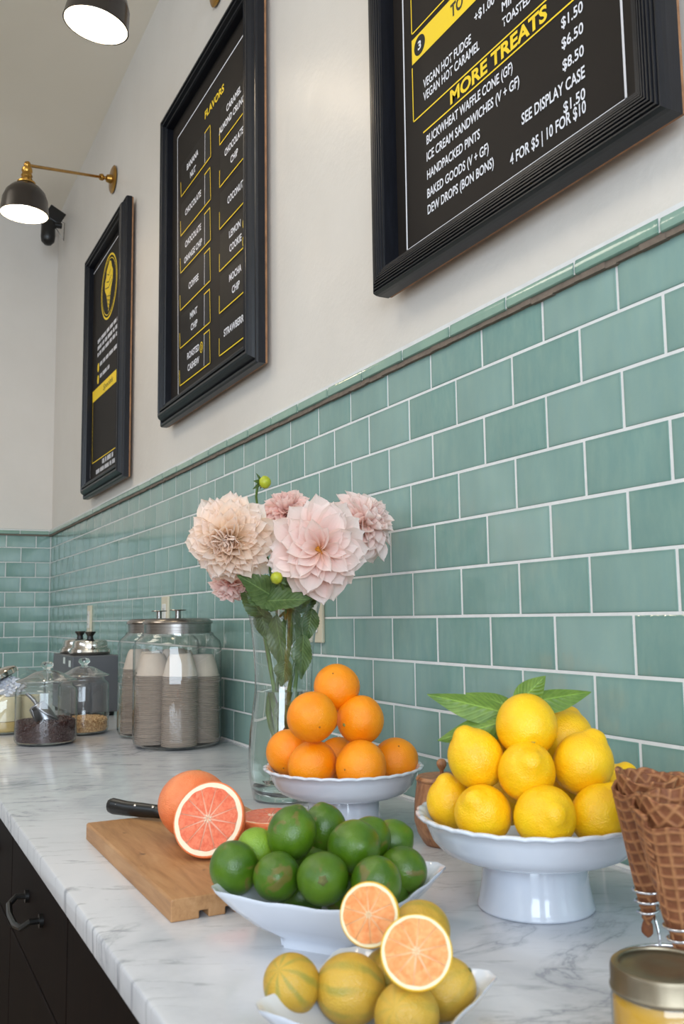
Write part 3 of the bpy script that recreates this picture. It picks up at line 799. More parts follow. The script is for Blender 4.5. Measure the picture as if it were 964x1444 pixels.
# ------------------------------------------------------------------ brass wall lamps
def wall_lamp(mount, shade_top, axis, label, radius=0.087, H=0.118):
    """mount on the wall, shade hanging from shade_top along axis (pointing to the mouth)"""
    t = thing('wall_lamp', label, 'lamp', mount)
    m = Vector(mount); axis = Vector(axis).normalized()
    pl = link_mesh('wall_plate', lathed([(0, 0), (.058, 0), (.060, .004), (.054, .008), (.05, .010), (.02, .012), (.016, .030), (.010, .034), (0, .034)], 36), M_BRASS, t, smooth='auto')
    pl.rotation_euler = (0, -PI/2, 0)
    k1 = Vector((-.052, 0, 0)); k2 = Vector(shade_top) - m - axis * .03
    bm = bmesh.new(); tube(bm, [(-.03, 0, 0), k1], .007, 10)
    link_mesh('arm_stub', bm, M_BRASS, t, smooth='auto')
    for k in (k1, k2):
        o = link_mesh('knuckle', lathed([(0, -.014), (.010, -.011), (.014, 0), (.010, .011), (0, .014)], 16), M_BRASS, t, smooth=True, loc=k)
        bm = tubed([k + Vector((0, -.018, .004)), k + Vector((0, .018, .004))], .004, 8); link_mesh('thumb_screw', bm, M_BRASS, t)
    link_mesh('arm', tubed([k1, k2], .0062, 10), M_BRASS, t, smooth='auto')
    q = align(-axis)
    s0 = Vector(shade_top) - m
    sk = link_mesh('socket', lathed([(0, .034), (.008, .034), (.010, .022), (.018, .018), (.020, .006), (.017, 0), (.021, -.012), (.018, -.018), (.021, -.024), (.018, -.030), (.033, -.036), (.033, -.042), (0, -.042)], 24), M_BRASS, t, smooth='auto', loc=s0); set_q(sk, q)
    pr = [(.028, -.040), (.034, -.046), (.052, -.056), (.070, -.076), (.081, -.104), (radius, -.040 - H)]
    sh = link_mesh('shade', lathed(pr + [(radius + .001, -.0425 - H), (radius - .002, -.0425 - H)], 44), M_SHADE, t, smooth=True, loc=s0); set_q(sh, q)
    inn = link_mesh('shade_lining', lathed([(0, -.048)] + [(max(r - .003, .004), z - .002) for r, z in pr], 44), M_SHADE_IN, t, smooth=True, loc=s0); set_q(inn, q)
    bl = link_mesh('bulb', lathed([(0, -.045), (.014, -.050), (.018, -.062), (.030, -.086), (.031, -.104), (.022, -.122), (0, -.130)], 20), M_BULB, t, smooth=True, loc=s0); set_q(bl, q)
    l = bpy.data.lights.new('lamp_light', 'POINT'); l.energy = 1.3; l.color = (1.0, 0.80, 0.58); l.shadow_soft_size = .035
    lo = bpy.data.objects.new('lamp_light', l); COL.objects.link(lo); lo.parent = t; lo.location = s0 + axis * .155
    return t
wall_lamp((0, 2.950, 3.150), at(38, 244, 3.42), (-.03, .03, -1), 'brass arm wall lamp with dark dome shade, lit, near the corner above the farthest board')
wall_lamp((0, 1.600, 3.165), at(150, -42, 2.50), (-.14, .10, -1), 'lit dark dome wall lamp at the top edge, above the middle board')
wall_lamp((0, 0.230, 3.160), (-.40, 0.10, 3.10), (-.1, -.1, -1), 'brass wall lamp with dark dome shade above the board nearest the camera')

# black spotlight in the corner
cp = at(68, 318, 4.95)
t = thing('spotlight', 'small black spotlight on a bracket high in the corner behind the lamp', 'spotlight', cp)
hd = link_mesh('housing', lathed([(0, .055), (.030, .055), (.036, .045), (.038, -.03), (.034, -.055), (.018, -.072), (0, -.076)], 24), M_BLACKPL, t, smooth='auto', loc=(0, 0, -.035))
link_mesh('bracket', boxbm(-.045, .045, -.012, .012, .035, .11), M_BLACKPL, t, bevel=.004).rotation_euler = (0, math.radians(28), 0)
link_mesh('knob', lathed([(0, 0), (.016, 0), (.016, .05), (0, .05)], 14), M_BLACKPL, t, smooth='auto', loc=(.02, 0, .01)).rotation_euler = (0, PI/2, 0)
link_mesh('wall_bracket', tubed([(.03, 0, .05), (.085, 0, .03), (.082, .0, -.07), (.05, 0, -.02), (.03, 0, 0)], .0025, 6), M_STEEL, t)
link_mesh('arm', tubed([(.0, 0, .07), (.02, .05, .06), (.03, YB - cp.y - .002, .06)], .006, 8), M_BLACKPL, t)
# ------------------------------------------------------------------ glassware and dry goods
def gz(v): return Vector((v[0], v[1], ZC))

def big_jar(loc, label):
    t = thing('glass_jar', label, 'jar', loc)
    R_ = .114
    link_mesh('jar_body', lathed([(.040, .0015), (R_ - .016, .0015), (R_ - .004, .008), (R_, .022), (R_, .255), (R_ - .004, .268), (R_ - .014, .277), (.094, .283), (.090, .290)], 72), M_GLASS, t, smooth=True)
    link_mesh('jar_base', lathed([(0, .0018), (R_ - .018, .0018), (R_ - .008, .006), (R_ - .006, .010), (R_ - .02, .008), (0, .0075)], 64), M_GLASSRIM, t, smooth='auto')
    link_mesh('jar_mouth', lathed([(.088, .281), (.094, .281), (.094, .288), (.088, .288), (.088, .281)], 64), M_GLASSRIM, t, smooth='auto')
    ld = link_mesh('lid', lathed([(0, .2905), (.084, .2905), (.084, .287), (.0865, .287), (.0870, .312), (.0905, .313), (.0915, .3165), (.089, .320), (.078, .3265), (.06, .3275), (0, .3275)], 72), M_STEEL, t, smooth='auto')
    link_mesh('lid_knob', lathed([(0, .3275), (.0075, .3275), (.0075, .3465), (.021, .3475), (.022, .3487), (.021, .350), (0, .350)], 36), M_STEEL, ld, smooth='auto')
    return t
JA = Vector((-0.1480, 1.4780, ZC)); JB = Vector((-0.1305, 1.7160, ZC))
big_jar(JA, 'front large glass jar with a brushed steel lid, full of stacked paper cups')
big_jar(JB, 'rear large steel lidded glass jar, half hidden behind the front cup jar')

# stacked cups, mouth down
CUPH = .056
def cup_prof(): return [(.0430, .0), (.0450, .0006), (.0453, .0026), (.0432, .0034), (.0405, CUPH * .26), (.0365, CUPH * .56), (.0315, CUPH * .83), (.0280, CUPH - .003), (.0255, CUPH), (.0235, CUPH), (.0232, CUPH - .0025), (0, CUPH - .0025)]
me_top = None
cupm = bpy.data.meshes.new('paper_cup'); bmc = lathed(cup_prof(), 40); bmc.to_mesh(cupm); bmc.free(); cupm.materials.append(M_CUP)
cupm.polygons.foreach_set('use_smooth', [True] * len(cupm.polygons)); cupm.set_sharp_from_angle(angle=math.radians(40))
ringm = bpy.data.meshes.new('paper_cup'); bmc = lathed([(.0405, .0075), (.0412, .001), (.0428, 0), (.0450, .0005), (.0453, .0020), (.0418, .0028), (.0405, .0085)], 32); bmc.to_mesh(ringm); bmc.free(); ringm.materials.append(M_CUPSHADE)
ringm.polygons.foreach_set('use_smooth', [True] * len(ringm.polygons)); ringm.set_sharp_from_angle(angle=math.radians(40))
rc = random.Random(11)
def cup_stack(base, n, pitch, lean, where, group):
    for k in range(n + 1):
        top = (k == n)
        o = bpy.data.objects.new('paper_cup', cupm if top else ringm); COL.objects.link(o)
        z = .0085 + k * pitch
        o.location = base + Vector((lean[0] * k / n + rc.uniform(-.0007, .0007), lean[1] * k / n + rc.uniform(-.0007, .0007), z))
        o.rotation_euler = (-lean[1] * .0 + rc.uniform(-.008, .008), rc.uniform(-.008, .008), rc.uniform(0, 6))
        tag(o, ('upturned topmost paper cup of the ' + where) if top else ('nested paper cup, only its rim showing, in the ' + where), 'cup', group)
for (dx, dy, n, lean, where) in ((-0.0134, -0.0624, 36, (.002, .002), 'front stack of the front cup jar'), (-0.0624, 0.0134, 36, (.002, 0), 'left stack of the front cup jar'),
                                 (0.0624, -0.0134, 35, (.002, .004), 'right stack of the front cup jar'), (0.0134, 0.0624, 38, (-.004, -.004), 'rear stack of the front cup jar')):
    cup_stack(JA + Vector((dx, dy, 0)), n, .00478, lean, where, 'paper cups in the ' + where)
for (dx, dy, n, lean, where) in ((-0.033, -0.0546, 36, (-.002, .004), 'front stack of the rear cup jar'), (-0.0546, 0.033, 37, (.006, 0), 'left stack of the rear cup jar'),
                                 (0.0546, -0.033, 36, (.002, .004), 'right stack of the rear cup jar'), (0.033, 0.0546, 36, (0, -.004), 'back stack of the rear cup jar')):
    cup_stack(JB + Vector((dx, dy, 0)), n, .00478, lean, where, 'paper cups in the ' + where)

def candy_jar(loc, R_, label, cat='jar'):
    t = thing('glass_jar', label, cat, loc)
    link_mesh('jar_body', lathed([(R_ * .4, .0015), (R_ - .012, .0015), (R_ - .003, .006), (R_, .014), (R_, .136), (R_ - .003, .145), (R_ - .012, .152), (R_ - .014, .160), (R_ - .008, .1625)], 64), M_GLASS, t, smooth=True)
    link_mesh('jar_base', lathed([(0, .0018), (R_ - .014, .0018), (R_ - .004, .006), (R_ - .006, .0085), (R_ - .016, .006), (0, .0055)], 56), M_GLASSRIM, t, smooth='auto')
    ld = link_mesh('glass_lid', lathed([(R_ - .016, .157), (R_ - .015, .1635), (R_ - .003, .1640), (R_ - .001, .1665), (R_ - .004, .169), (R_ * .72, .176), (R_ * .48, .186), (R_ * .36, .190), (R_ * .22, .192)], 56), M_GLASSRIM, t, smooth=True)
    link_mesh('lid_rim', lathed([(R_ - .014, .1637), (R_ - .002, .1638), (R_ + .0005, .1665), (R_ - .004, .1693), (R_ - .014, .1655), (R_ - .014, .1637)], 56), M_GLASSRIM, ld, smooth='auto')
    link_mesh('lid_knob', lathed([(.010, .190), (.0085, .196), (.016, .203), (.0175, .209), (.012, .215), (0, .2165), (0, .190)], 28), M_GLASSBASE, ld, smooth=True)
    return t
def heap(bm, R_, h, amp, seg=40, rr=None, base=.009):
    """bed of dry goods with an uneven top"""
    rr = rr or random.Random(1); ph = [rr.uniform(0, 6) for _ in range(6)]
    def H(x, y): return h + amp * (math.sin(x * 40 + ph[0]) * .5 + math.sin(y * 46 + ph[1]) * .4 + math.sin((x + y) * 75 + ph[2]) * .2)
    rows = []
    for i in range(9):
        r = R_ * (1 - i / 9.0)
        rows.append([bm.verts.new((r * math.cos(2*PI*k/seg), r * math.sin(2*PI*k/seg), H(r * math.cos(2*PI*k/seg), r * math.sin(2*PI*k/seg)))) for k in range(seg)])
    low = [bm.verts.new((R_ * math.cos(2*PI*k/seg), R_ * math.sin(2*PI*k/seg), base)) for k in range(seg)]
    for k in range(seg): bm.faces.new((low[k], low[(k+1) % seg], rows[0][(k+1) % seg], rows[0][k]))
    for A, B in zip(rows, rows[1:]):
        for k in range(seg): bm.faces.new((A[k], A[(k+1) % seg], B[(k+1) % seg], B[k]))
    bm.faces.new(rows[-1]); bm.faces.new(list(reversed(low)))
    return H
def bits(bm, R_, H, n, size, rr, flat=1.0, base=.011):
    for i in range(n):
        t = rr.uniform(0, 2*PI)
        if i % 5 < 3: r = R_ - size * .4; z = rr.uniform(base + size, H(r * math.cos(t), r * math.sin(t)))
        else:
            r = R_ * math.sqrt(rr.random()) * .97; z = H(r * math.cos(t), r * math.sin(t)) + size * .2
        s = size * rr.uniform(.75, 1.25)
        m = Matrix.Translation((r * math.cos(t), r * math.sin(t), z)) @ Quaternion((rr.random() - .5, rr.random() - .5, rr.random() - .5, rr.random() + .1)).normalized().to_matrix().to_4x4() @ Matrix.Diagonal((s, s, s * flat, 1))
        bmesh.ops.create_icosphere(bm, subdivisions=1, radius=1.0, matrix=m)
JC = Vector((-0.4375, 1.7148, ZC)); RC = .0805
candy_jar(JC, RC, 'round glass jar of dark chocolate chips with a metal scoop in it')
bm = bmesh.new(); rr = random.Random(2); H = heap(bm, RC - .006, .060, .004, rr=rr); bits(bm, RC - .0052, H, 1500, .0030, rr)
o = link_mesh('chocolate_chips', bm, M_CHIP, loc=JC); o['kind'] = 'stuff'; tag(o, 'dark chocolate chips filling the lower half of the round glass jar', 'chocolate chips')
JN = Vector((-0.3046, 1.8843, ZC)); RN = .0715
candy_jar(JN, RN, 'glass jar with knobbed lid holding chopped nuts, behind the chocolate chips')
bm = bmesh.new(); rr = random.Random(4); H = heap(bm, RN - .006, .042, .004, rr=rr); bits(bm, RN - .0052, H, 900, .0038, rr, .7)
o = link_mesh('chopped_nuts', bm, M_NUT, loc=JN); o['kind'] = 'stuff'; tag(o, 'chopped light brown nuts in the bottom of the smaller lidded jar', 'nuts')
# scoop standing in the chips, open side towards the camera
t = thing('scoop', 'grey metal scoop standing mouth down in the chocolate chips', 'scoop', JC + Vector((.006, -.022, .050)), rot=(math.radians(-20), math.radians(-30), math.radians(6)))
bm = bmesh.new(); prev = None; mid_a = math.radians(-128)
for i in range(11):
    z = i / 10 * .060; ro = .0265 - .0035 * (i / 10) ** 2; cut = math.radians(14 + 76 * (1 - i / 10) ** 1.6)
    ring_ = [bm.verts.new((ro * math.cos(a), ro * math.sin(a), z)) for a in [(mid_a + cut) + (2*PI - 2*cut) * k / 24 for k in range(25)]]
    if prev:
        for k in range(24): bm.faces.new((prev[k], prev[k+1], ring_[k+1], ring_[k]))
    prev = ring_
bmesh.ops.recalc_face_normals(bm, faces=bm.faces)
sc = link_mesh('scoop_bowl', bm, M_SCOOP, t, smooth=True); md = sc.modifiers.new('wall', 'SOLIDIFY'); md.thickness = .0014
link_mesh('scoop_back', lathed([(0, .0595), (.0225, .0595), (.0228, .062), (.018, .0655), (0, .067)], 28), M_SCOOP, t, smooth='auto')
link_mesh('handle', tubed(bez((0, 0, .064), (.006, .004, .078), (-.004, .004, .106), 6), [.0046, .005, .0056, .0058, .0056, .005, .0044], 10), M_SCOOP, t, smooth=True)

# slant mouthed jar at the left edge, chrome lid, rolls and tissue in it
JL = Vector((-0.500, 2.070, ZC)); RL = .118
t = thing('glass_jar', 'wide slant mouthed glass jar with chrome lid at the left picture edge', 'jar', JL)
def slant(tt, i, r, z):
    if i >= 5: return r, z + .030 * math.cos(tt - .2) * (1 if i < 8 else .9)
    return r, z
link_mesh('jar_body', lathed([(RL * .4, .0015), (RL - .014, .0015), (RL - .003, .007), (RL, .018), (RL, .095), (RL - .002, .112), (RL - .010, .132), (RL - .028, .146), (RL - .050, .153), (RL - .054, .158)], 64, slant), M_GLASS, t, smooth=True)
link_mesh('jar_base', lathed([(0, .0018), (RL - .016, .0018), (RL - .005, .007), (RL - .010, .009), (0, .006)], 56), M_GLASSRIM, t, smooth='auto')
ld = link_mesh('chrome_lid', lathed([(RL - .062, -.006), (RL - .047, -.006), (RL - .045, .006), (RL - .050, .013), (.05, .022), (.02, .027), (0, .028)], 48), M_CHROME, t, smooth='auto', loc=(-.028, -.006, .150)); ld.rotation_euler = (math.radians(-8), math.radians(-28), 0)
link_mesh('lid_handle', tubed(bez((-.030, 0, .024), (0, 0, .066), (.030, 0, .024), 8), .0045, 8), M_CHROME, ld, smooth=True)
for dx, dy, lab, h in ((-.002, -.066, 'cream waffle paper tub stack with a golden band, at the jar front', .100), (-.068, -.012, 'cream tub stack at the left side inside the slant mouthed jar', .098),
                    (.062, -.010, 'cream tub stack at the right side inside the slant mouthed jar', .096), (0, .062, 'cream tub stack at the back inside the slant mouthed jar', .098)):
    c = thing('tub_stack', lab, 'paper tubs', JL + Vector((dx, dy, .007)), group='cream tub stacks in the slant mouthed jar')
    link_mesh('upper_tub', lathed([(0, .030), (.038, .030), (.040, .034), (.041, h - .004), (.040, h), (.037, h), (.036, h - .01), (0, h - .012)], 32), M_CREAM, c, smooth='auto')
    link_mesh('lower_band', lathed([(0, 0), (.038, 0), (.0405, .003), (.0405, .029), (0, .0298)], 32), M_CREAM2, c, smooth='auto')
bm = bmesh.new(); rr = random.Random(8)
bmesh.ops.create_icosphere(bm, subdivisions=4, radius=.036)
for v in bm.verts:
    n = v.co.normalized(); k = 1 + .22 * math.sin(n.x * 9 + n.z * 7) * math.sin(n.y * 11 - n.z * 5) + .16 * math.sin(n.x * 23 + 1) * math.cos(n.z * 19) + rr.uniform(-.03, .03)
    v.co = Vector((v.co.x * k * 1.1, v.co.y * k, v.co.z * k * .75))
o = link_mesh('tissue_paper', bm, M_BAG, loc=JL + Vector((.012, -.030, .132))); tag(o, 'crumpled white tissue on top of the cream tubs in the left jar', 'tissue')

# grey topping warmer with two chrome lidded wells
t = thing('topping_warmer', 'grey metal countertop warmer box against the tiles, behind the jars', 'warmer', (-0.176, 2.50, ZC))
link_mesh('housing', boxbm(-.078, .080, -.170, .190, .014, .206), M_GREYMETAL, t, bevel=.004)
for sx in (-1, 1):
    for sy in (-1, 1): link_mesh('foot', lathed([(0, 0), (.016, 0), (.018, .015), (0, .015)], 16), M_BLACKPL, t, loc=(sx * .058, sy * .14 + .01, 0))
link_mesh('sticker', boxbm(-.0788, -.078, -.045, -.012, .176, .198), M_STICKER, t)
link_mesh('sticker', boxbm(-.0788, -.078, -.145, -.112, .168, .190), M_STICKER, t)
for lab, yy in (('chrome domed pot with black knob lid, front one on the grey warmer', -.078), ('chrome domed pot with black knob lid, rear one on the grey warmer', .098)):
    c = thing('lidded_pot', lab, 'pot', (-0.176, 2.50 + yy, ZC + .2065))
    link_mesh('pot_rim', lathed([(.060, 0), (.068, .002), (.072, .010), (.070, .018), (.064, .021), (.060, .021), (.060, 0)], 48), M_CHROME, c, smooth='auto')
    ld = link_mesh('domed_lid', lathed([(0, .019), (.066, .019), (.066, .024), (.060, .026), (.0595, .040), (.056, .048), (.044, .052), (0, .054)], 48), M_CHROME, c, smooth='auto')
    link_mesh('black_knob', lathed([(0, .053), (.012, .053), (.010, .064), (.016, .073), (.019, .077), (.017, .080), (0, .080)], 24), M_BLACKPL, ld, smooth='auto')

# ------------------------------------------------------------------ vase with dahlias
V0 = Vector((-0.1900, 0.6850, ZC))
t = thing('glass_vase', 'tall waisted clear glass vase half full of water, holding the dahlias', 'vase', V0)
vp = [(.040, .0012), (.054, .0012), (.058, .006), (.0605, .020), (.0640, .040), (.0650, .078), (.0625, .118), (.0570, .160), (.0528, .195), (.0530, .225), (.0560, .270), (.0610, .314), (.0690, .352), (.0700, .3535)]
link_mesh('vase_wall', lathed(vp, 72), M_VASE, t, smooth=True)
link_mesh('vase_rim', lathed([(.0680, .351), (.0705, .351), (.0708, .3545), (.0682, .3545), (.0680, .351)], 72), M_GLASSRIM, t, smooth='auto')
link_mesh('vase_base', lathed([(0, .0014), (.0535, .0014), (.0572, .006), (.0592, .020), (.056, .026), (.03, .029), (0, .030)], 64), M_GLASSBASE, t, smooth=True)
wp = [(r - .0024, z) for r, z in vp if .03 < z < .19]
link_mesh('water', lathed([(0, .0305), (.05, .0305), (.0590, .034)] + wp + [(.0506, .1925), (0, .1925)], 64), M_WATER, t, smooth='auto')

def petal_mesh(name, wid, cup, curl, tipw, mat, ny=7, nx=4):
    """unit petal along +Y, face up +Z"""
    bm = bmesh.new(); uvs = {}
    rows = []
    ny = 9
    for j in range(ny + 1):
        v = 1 - (1 - j / ny) ** 1.45
        w = wid * (.30 + .70 * math.sin(PI / 2 * min(1, v / .58)) ** 1.2)
        if v > .58: w *= 1 - .90 * ((v - .58) / .42) ** 3.4
        w = max(w, tipw)
        row = []
        for i in range(nx + 1):
            u = i / nx * 2 - 1
            x = u * w / 2
            z = cup * (u * u) * (1 - .5 * v) * w + curl * v * v + .02 * u * math.sin(v * 8 + wid * 9)
            y = v - .05 * u * u * v
            vert = bm.verts.new((x, y, z)); uvs[vert] = ((u + 1) / 2, v); row.append(vert)
        rows.append(row)
    lay = bm.loops.layers.uv.new('UVMap')
    for A, B in zip(rows, rows[1:]):
        for i in range(nx):
            f = bm.faces.new((A[i], A[i+1], B[i+1], B[i]))
            for l in f.loops: l[lay].uv = uvs[l.vert]
    me = bpy.data.meshes.new(name); bm.normal_update(); bm.to_mesh(me); bm.free(); me.materials.append(mat)
    me.polygons.foreach_set('use_smooth', [True] * len(me.polygons)); return me
def petal_set(mat):
    return dict(inner=[petal_mesh('petal', .42, .9, .25, .05, mat), petal_mesh('petal', .38, 1.1, .32, .04, mat)],
                mid=[petal_mesh('petal', .48, .75, .02, .05, mat), petal_mesh('petal', .52, .6, -.10, .06, mat)],
                outer=[petal_mesh('petal', .54, .45, -.12, .06, mat), petal_mesh('petal', .60, .35, -.20, .07, mat), petal_mesh('petal', .48, .55, .08, .05, mat)])
PS = {'peach': petal_set(M_PET_PEACH), 'pink': petal_set(M_PET_PINK), 'rose': petal_set(M_PET_ROSE)}

def dahlia(center, axis, R_, n, kind, label, stem_pts, open_center=False, seed=0, tmax=1.72, stem_mat=None, spread=1.0):
    r = random.Random(seed)
    t = thing('dahlia', label, 'flower', center, group='dahlias in the glass vase')
    q = align(axis); Mx = q.to_matrix()
    ax = Vector(axis).normalized(); ex = Mx @ Vector((1, 0, 0)); ey = Mx @ Vector((0, 1, 0))
    for i in range(n):
        f = (i + .5) / n
        az = i * 2.39996 + r.uniform(-.12, .12)
        tilt = (.12 + (tmax - .12) * f ** .72) + r.uniform(-.10, .10)
        if open_center: tilt = .75 + (tmax - .75) * f ** .8 + r.uniform(-.13, .13)
        L = R_ * (.30 + .70 * f ** .62) * r.uniform(.90, 1.08)
        if open_center: L = R_ * (.42 + .60 * f ** .6) * r.uniform(.88, 1.08)
        rad = ex * math.cos(az) + ey * math.sin(az)
        d = (ax * math.cos(tilt) + rad * math.sin(tilt)).normalized()
        tang = ax.cross(rad).normalized()
        nrm = tang.cross(d) * -1 if (tang.cross(d)).dot(ax - rad * .3) < 0 else tang.cross(d)
        X = d.cross(nrm).normalized()
        tw = Quaternion(d, r.uniform(-.4, .4) * (1.3 if open_center else 1)); nrm = tw @ nrm; X = tw @ X
        base = rad * R_ * (.05 + .05 * f) + ax * R_ * (.10 * (1 - f) - .10 * f)
        grp = 'inner' if f < .38 else ('mid' if f < .68 else 'outer')
        if open_center: grp = 'mid' if f < .35 else 'outer'
        me = r.choice(PS[kind][grp])
        ws = L * (1.0 if not open_center else 1.12) * r.uniform(.9, 1.12)
        o = bpy.data.objects.new('petal', me); COL.objects.link(o); o.parent = t
        Mt = Matrix(((X.x * ws, d.x * L, nrm.x * L, base.x), (X.y * ws, d.y * L, nrm.y * L, base.y), (X.z * ws, d.z * L, nrm.z * L, base.z), (0, 0, 0, 1)))
        o.matrix_basis = Mt
    if not open_center:
        bm = bmesh.new(); bmesh.ops.create_icosphere(bm, subdivisions=2, radius=R_ * .17)
        link_mesh('flower_heart', bm, {'peach': M_PET_PEACH, 'pink': M_PET_PINK, 'rose': M_PET_ROSE}[kind], t, smooth=True, loc=ax * R_ * .10)
    if open_center:
        bm = bmesh.new(); bmesh.ops.create_icosphere(bm, subdivisions=3, radius=R_ * .13)
        for v in bm.verts: v.co *= 1 + r.uniform(-.16, .16)
        link_mesh('disc_florets', bm, M_DISC, t, loc=ax * R_ * .05)
    # green underside and stem
    cal = link_mesh('calyx', lathed([(0, -.016), (.008, -.014), (.014, -.006), (.012, .0), (0, .002)], 14), M_STEM, t, smooth=True, loc=-ax * R_ * .12); set_q(cal, q)
    c = Vector(center)
    pts = [c - ax * (R_ * .14 + .010)] + [Vector(p) for p in stem_pts]
    # smooth the stem
    P = []
    for k in range(len(pts) - 1):
        a0 = pts[max(k - 1, 0)]; a1, a2 = pts[k], pts[k + 1]; a3 = pts[min(k + 2, len(pts) - 1)]
        for s in range(5):
            u = s / 5
            P.append(.5 * ((2 * a1) + (a2 - a0) * u + (2 * a0 - 5 * a1 + 4 * a2 - a3) * u * u + (3 * a1 - a0 - 3 * a2 + a3) * u ** 3))
    P.append(pts[-1])
    link_mesh('stem', tubed([p - c for p in P], .0038, 8), stem_mat or M_STEM, t, smooth=True)
    return t
def vin(px, z, off=0.0):
    """a point inside the vase: px sideways, z height"""
    return V0 + Vector((RIGHT.x, RIGHT.y, 0)).normalized() * px + Vector((FWD.x, FWD.y, 0)).normalized() * off + Vector((0, 0, z))
toC = (-FWD).normalized(); R2 = Vector((RIGHT.x, RIGHT.y, 0)).normalized(); UZ = Vector((0, 0, 1))
F1 = at(323, 762, 1.585); F2 = at(450, 775, 1.555); F3 = at(513, 738, 1.66); F4 = at(404, 722, 1.72); F5 = at(326, 822, 1.66)
dahlia(F1, toC - R2 * .18 - UZ * .12, .078, 150, 'peach', 'big cream and peach dahlia full of petals, leftmost bloom facing the camera', [vin(-.060, .380, -.01), vin(-.035, .30, -.01), vin(-.016, .18, 0), vin(-.002, .06, .01)], seed=1, tmax=1.85)
dahlia(F2, toC + R2 * .05 - UZ * .05, .088, 52, 'pink', 'big blush pink dahlia with an open orange centre, at the front right', [vin(.052, .350, -.02), vin(.030, .26, -.02), vin(.012, .13, -.01), vin(-.012, .055, 0)], open_center=True, seed=5, tmax=1.66)
dahlia(F3, toC * .45 + R2 * .5 + UZ * .35, .073, 105, 'pink', 'pale pink dahlia at the right, turned away towards the tiles', [vin(.072, .385, .01), vin(.045, .34, .005), vin(.020, .24, .0), vin(-.016, .08, .012)], seed=9, tmax=2.0)
dahlia(F4, toC * .55 + UZ * .75 - R2 * .1, .058, 95, 'rose', 'smaller rose pink dahlia behind the two big blooms', [vin(.000, .42, .02), vin(.005, .30, .02), vin(-.02, .15, .02), vin(.01, .05, .0)], seed=12, tmax=1.7)
dahlia(F5, toC * .5 - R2 * .3 - UZ * .8, .048, 60, 'rose', 'small drooping pink dahlia hanging under the leftmost bloom', [F5 + Vector((.01, .02, .05)), vin(-.055, .378, .02), vin(-.038, .30, .02), vin(-.02, .2, .02), vin(.012, .07, -.01)], seed=20, tmax=1.6, stem_mat=M_STEMBR)

# leaves
def leaf_mesh(name, L, W, mat, fold=.25, curve=.15, serr=0.0, tipp=1.3, nx=6, ny=16, wave=0.0):
    bm = bmesh.new(); uvs = {}; rows = []
    for j in range(ny + 1):
        v = j / ny
        w = W * (math.sin(PI * v ** .8) ** .9) * (1 - v ** tipp * .25) + W * .02
        if serr: w *= 1 + serr * (1 if j % 2 else -1)
        row = []
        for i in range(nx + 1):
            u = i / nx * 2 - 1
            z = fold * abs(u) * w * .5 - curve * L * v * v + wave * math.sin(v * 12 + u * 2) * abs(u)
            vert = bm.verts.new((u * w / 2, v * L, z)); uvs[vert] = ((u + 1) / 2, v); row.append(vert)
        rows.append(row)
    lay = bm.loops.layers.uv.new('UVMap')
    for A, B in zip(rows, rows[1:]):
        for i in range(nx):
            f = bm.faces.new((A[i], A[i+1], B[i+1], B[i]))
            for l in f.loops: l[lay].uv = uvs[l.vert]
    me = bpy.data.meshes.new(name); bm.normal_update(); bm.to_mesh(me); bm.free(); me.materials.append(mat)
    me.polygons.foreach_set('use_smooth', [True] * len(me.polygons)); return me
def place_leaf(base, tip, up, W, mat, label, cat='leaf', group=None, name='leaf', **kw):
    base, tip = Vector(base), Vector(tip); d = tip - base; L = d.length; d.normalize(); up = Vector(up)
    X = d.cross(up).normalized(); Z = X.cross(d).normalized()
    o = bpy.data.objects.new(name, leaf_mesh(name, L, W, mat, **kw)); COL.objects.link(o)
    o.matrix_world = Matrix(((X.x, d.x, Z.x, base.x), (X.y, d.y, Z.y, base.y), (X.z, d.z, Z.z, base.z), (0, 0, 0, 1)))
    tag(o, label, cat, group); return o
dl = dict(serr=.04, fold=.2, wave=.003, ny=22)
G_ = 'dahlia leaves around the vase mouth'
place_leaf(at(402, 852, 1.62), at(340, 812, 1.56), toC + UZ * .3, .062, M_DAHLEAF, 'broad dark green dahlia leaf over the vase rim under the left bloom', group=G_, curve=.12, **dl)
place_leaf(at(380, 850, 1.60), at(352, 815, 1.60), toC + UZ * .2, .058, M_DAHLEAF, 'rounded green leaf standing behind the low yellow bud', group=G_, curve=.05, **dl)
place_leaf(at(370, 848, 1.60), at(436, 842, 1.55), toC + UZ * .6, .050, M_DAHLEAF, 'dahlia leaf lying across the vase mouth below the low bud', group=G_, curve=.08, **dl)
place_leaf(at(400, 855, 1.66), at(455, 815, 1.64), toC + UZ * .3, .052, M_DAHLEAF, 'dark leaf in the shade below the open pink bloom', group=G_, curve=.1, **dl)
place_leaf(at(398, 860, 1.68), at(398, 800, 1.67), toC, .075, M_DAHLEAF, 'dark leaf upright between the two big blooms', group=G_, curve=.05, **dl)
place_leaf(at(372, 870, 1.66), at(338, 826, 1.64), toC - UZ * .2, .040, M_DAHLEAF, 'narrow green leaf leaning out left over the vase rim', group=G_, curve=.1, **dl)
place_leaf(at(420, 865, 1.66), at(446, 800, 1.66), toC, .05, M_DAHLEAF, 'dark leaf behind the stem on the right of the vase mouth', group=G_, curve=.05, **dl)
G_ = 'dahlia leaves inside the vase'
